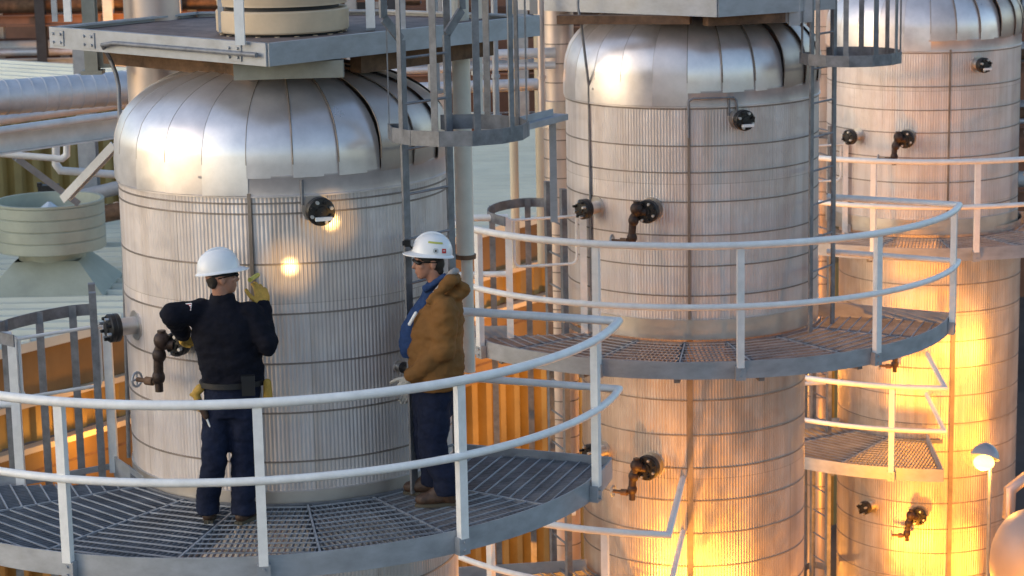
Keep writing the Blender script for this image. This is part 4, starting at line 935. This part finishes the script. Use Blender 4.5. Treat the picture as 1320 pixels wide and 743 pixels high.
# jacket, hood, sleeve
yw = R_(90)
mb = MB(); mb.loft([(J(562, 496, 15.2), .235, .188, yw), (J(563, 478, 15.2), .232, .190, yw), (J(561, 445, 15.2), .225, .192, yw), (J(564, 415, 15.2), .230, .182, yw), (J(568, 395, 15.2), .205, .160, yw), (J(573, 382, 15.2), .125, .105, yw)], 28)
mb.cap2(J(573, 398, 15.08), lsh, .092, .092, 16); mb.cap2(lsh, lel, .094, .084, 16); mb.cap2(lel, lwr, .084, .058, 16)
mb.cap2(J(570, 398, 15.3), rsh, .09, .09, 16); mb.cap2(rsh, rel2, .09, .08, 16); mb.cap2(rel2, rwr, .08, .056, 16)
mb.ell(J(588, 377, 15.2), .082, .145, .058, 18, 12); mb.cap2(J(584, 360, 15.05), J(553, 388, 15.03), .040, .026, 12); mb.cap2(J(584, 360, 15.35), J(553, 388, 15.37), .040, .026, 12); mb.cap2(J(588, 360, 15.1), J(588, 360, 15.3), .036, .036, 12); mb.cap2(J(597, 372, 15.12), J(597, 372, 15.28), .045, .045, 12)
mb.loft([(J(562, 497, 15.2), .225, .172, yw), (J(562, 486, 15.2), .228, .176, yw)], 24)
solid(mb, .010, 'jacket', M['duck'], w2, 4, .016, 8.)
mb = MB(); mb.cap2(J(583, 351, 15.08), J(560, 378, 15.03), .022, .016, 10); mb.cap2(J(583, 351, 15.32), J(560, 378, 15.36), .022, .016, 10); mb.cap2(J(586, 350, 15.1), J(588, 350, 15.3), .025, .025, 10); solid(mb, .007, 'hood_lining', M['lining'], w2, 3)
mb = MB(); mb.loft([(J(533, 461, 15.2), .055, .08, yw), (J(531, 445, 15.2), .085, .090, yw), (J(534, 420, 15.2), .095, .095, yw), (J(545, 398, 15.2), .085, .075, yw), (J(556, 378, 15.2), .08, .070, yw), (J(563, 366, 15.2), .075, .075, yw), (J(566, 360, 15.2), .07, .07, yw)], 24)
mb.cap2(J(548, 372, 15.12), J(573, 357, 15.1), .025, .025, 12)
solid(mb, .010, 'shirt', M['blueshirt'], w2, 4, .010, 9.)
mb = MB(); mb.cap2(J(536, 404, 15.07), J(528, 418, 15.08), .012, .012, 10); mb.build('name_badge', M['tag'], w2, 40)
mb = MB(); mb.loft([(J(558, 535, 15.2), .17, .135, yw), (J(559, 512, 15.2), .18, .150, yw), (J(561, 485, 15.2), .17, .150, yw)], 24)
for a, b, c in ((lhip, lkn, lan), (rhip, rkn, ran)): mb.cap2(a, b, .122, .100, 16); mb.loft([(Vector((c.x + .0, c.y, ZW + .075)), .092, .088, 0), (Vector((c.x + .0, c.y, ZW + .18)), .095, .088, 0), (V(b, -.05), .100, .095, 0), (V(b, .05), .100, .095, 0)], 20)
solid(mb, .010, 'trousers', M['jeans'], w2, 4, .011, 8.)
boot(w2, lan, lan + Vector((-.25, -.03, 0)), ZW); boot(w2, ran, ran + Vector((-.25, .04, 0)), ZW)
g1 = hand(lwr + (lwr - lel).normalized() * .03, Vector((-.55, -.02, -.8)), Vector((-.2, 1, .1)), -1, .42, 1.0); solid(g1, .0045, 'glove', M['glove2'], w2, 2)
g2 = hand(rwr + (rwr - rel2).normalized() * .03, Vector((-.45, -.02, -.9)), Vector((-.2, -1, .1)), 1, .42, 1.0); solid(g2, .0045, 'glove', M['glove2'], w2, 2)
# ------------------------------------------------------------------ light
wd = bpy.data.worlds.new('World'); sc.world = wd; wd.use_nodes = True; nt = wd.node_tree; bg = nt.nodes['Background']
sky = nt.nodes.new('ShaderNodeTexSky'); sky.sky_type = 'NISHITA'; sky.sun_disc = False
SE, SR = 22, 248
sky.sun_elevation = R_(SE); sky.sun_rotation = R_(SR); sky.air_density = 1.0; sky.dust_density = 1.0; sky.ozone_density = 1.0
nt.links.new(sky.outputs[0], bg.inputs['Color']); bg.inputs['Strength'].default_value = .15
sl = bpy.data.lights.new('sun', 'SUN'); sl.energy = .14; sl.angle = R_(150); sl.color = (1, .93, .95); so = bpy.data.objects.new('sun', sl); COL.objects.link(so)
# Sky Texture: sun at azimuth sun_rotation measured clockwise from +Y
sd = Vector((math.sin(R_(SR)) * math.cos(R_(SE)), math.cos(R_(SR)) * math.cos(R_(SE)), math.sin(R_(SE))))
so.rotation_euler = sd.to_track_quat('Z', 'Y').to_euler()
def lamp(p, e, r=.12, col=(1, .40, .055), spot=None, tgt=None, blend=.6):
    l = bpy.data.lights.new('sodium_or_added_light', 'SPOT' if spot else 'POINT'); l.energy = e; l.color = col; l.shadow_soft_size = r  # covers sodium lamps as well as added lights that have no fixture
    o = bpy.data.objects.new('sodium_or_added_light', l); COL.objects.link(o); o.location = p
    if spot: l.spot_size = R_(spot); l.spot_blend = blend; o.rotation_euler = (Vector(p) - Vector(tgt)).to_track_quat('Z', 'Y').to_euler()
    return o
Y_ = (1, .43, .05); O_ = (1, .35, .03)
def flood(p, t, e, cone=90, col=O_, r=.12): lamp(p, e, r, col, cone, t, .9)
lamp(tuple(polar(T2, 12, 1.95, -7.05)), 46, .10, Y_)
lamp(tuple(polar(T2, -17, 1.85, -7.0)), 70, .10, Y_)
flood(tuple(polar(T2, -20, 3.6, -8.6)), tuple(polar(T2, -20, 1.06, -6.9)), 660, 95)
flood(tuple(polar(T2, 14, 3.0, -8.6)), tuple(polar(T2, 14, 1.06, -7.0)), 330, 100)
lamp(tuple(polar(T3L, 24, 1.95, -6.4)), 42, .08, Y_)  # unseen light added in mid-air for the hot spot on the shell
lamp(tuple(polar(T3L, 1, 1.7, -6.25)), 7, .08, Y_)  # another added light without a fixture, for the glow above the landing
lamp(tuple(polar(T3, -20, 2.4, -9.0)), 150, .10, O_)
flood(tuple(polar(T3, 25, 3.2, -9.6)), tuple(polar(T3, 20, 1.1, -7.4)), 250, 100)
lamp((sp.x - .9, sp.y - 1.5, sp.z - .9), 150, .10, O_)  # light added to turn the rounded vessel end orange
flood((2.9, 22.7, -7.7), (4.5, 27.2, -5.6), 540, 75)
flood((7.0, 25.0, -8.0), (5.6, 27.2, -6.0), 200, 90)
lg = e0 + ed * 22.5 + en * .75; lamp((lg.x, lg.y, -10.0), 480, .12, Y_)
lamp((-.4, 31.5, -11.5), 160)
lamp((1.2, 34, -8.2), 200)
wg = e0 + ed * 6.9 + en * .5; lamp((wg.x, wg.y, -7.5), 26, .1, Y_)
lamp((-5.4, 25.0, -9.9), 20)
lamp((-9, 56, -5), 260, .3); lamp((-2, 49, -9), 500, .3)
lamp(tuple(hc + ax * .2), 30, .08)
for a, z, pw in ((6.4, -2.786, 60), (20.5, -2.50, 40)):
    P = polar(T1, a, RV, z); n = polar((0, 0), a, 1, 0); v = P.normalized(); rr = v - n * (2 * v.dot(n)); Lp = P + rr * 6.0
    lamp(tuple(Lp), pw * 120, .03, (1, .62, .20), 1.15, tuple(P), 1.0); lamp(tuple(Lp + Vector((.1, 0, 0))), pw * 7, .03, (1, .55, .14), 4.5, tuple(P), 1.0)  # added narrow spots imitating lamp glints on the nearest tank, with soft halos
# ------------------------------------------------------------------ camera and render
cam = bpy.data.cameras.new('camera'); co = bpy.data.objects.new('camera', cam); COL.objects.link(co)
cam.sensor_width = 36; cam.lens = FPX / 1320 * 36; cam.clip_end = 2000; cam.clip_start = .1
mw = Matrix((CR, CU, -FW)).transposed().to_4x4(); co.matrix_world = mw
cam.dof.use_dof = True; cam.dof.focus_distance = 15.2; cam.dof.aperture_fstop = 5.0
sc.camera = co
sc.render.engine = 'CYCLES'; sc.cycles.use_denoising = True; sc.cycles.max_bounces = 6; sc.cycles.sample_clamp_indirect = 4
sc.view_settings.view_transform = 'Standard'; sc.view_settings.look = 'None'; sc.view_settings.exposure = 0.60; sc.view_settings.gamma = 1
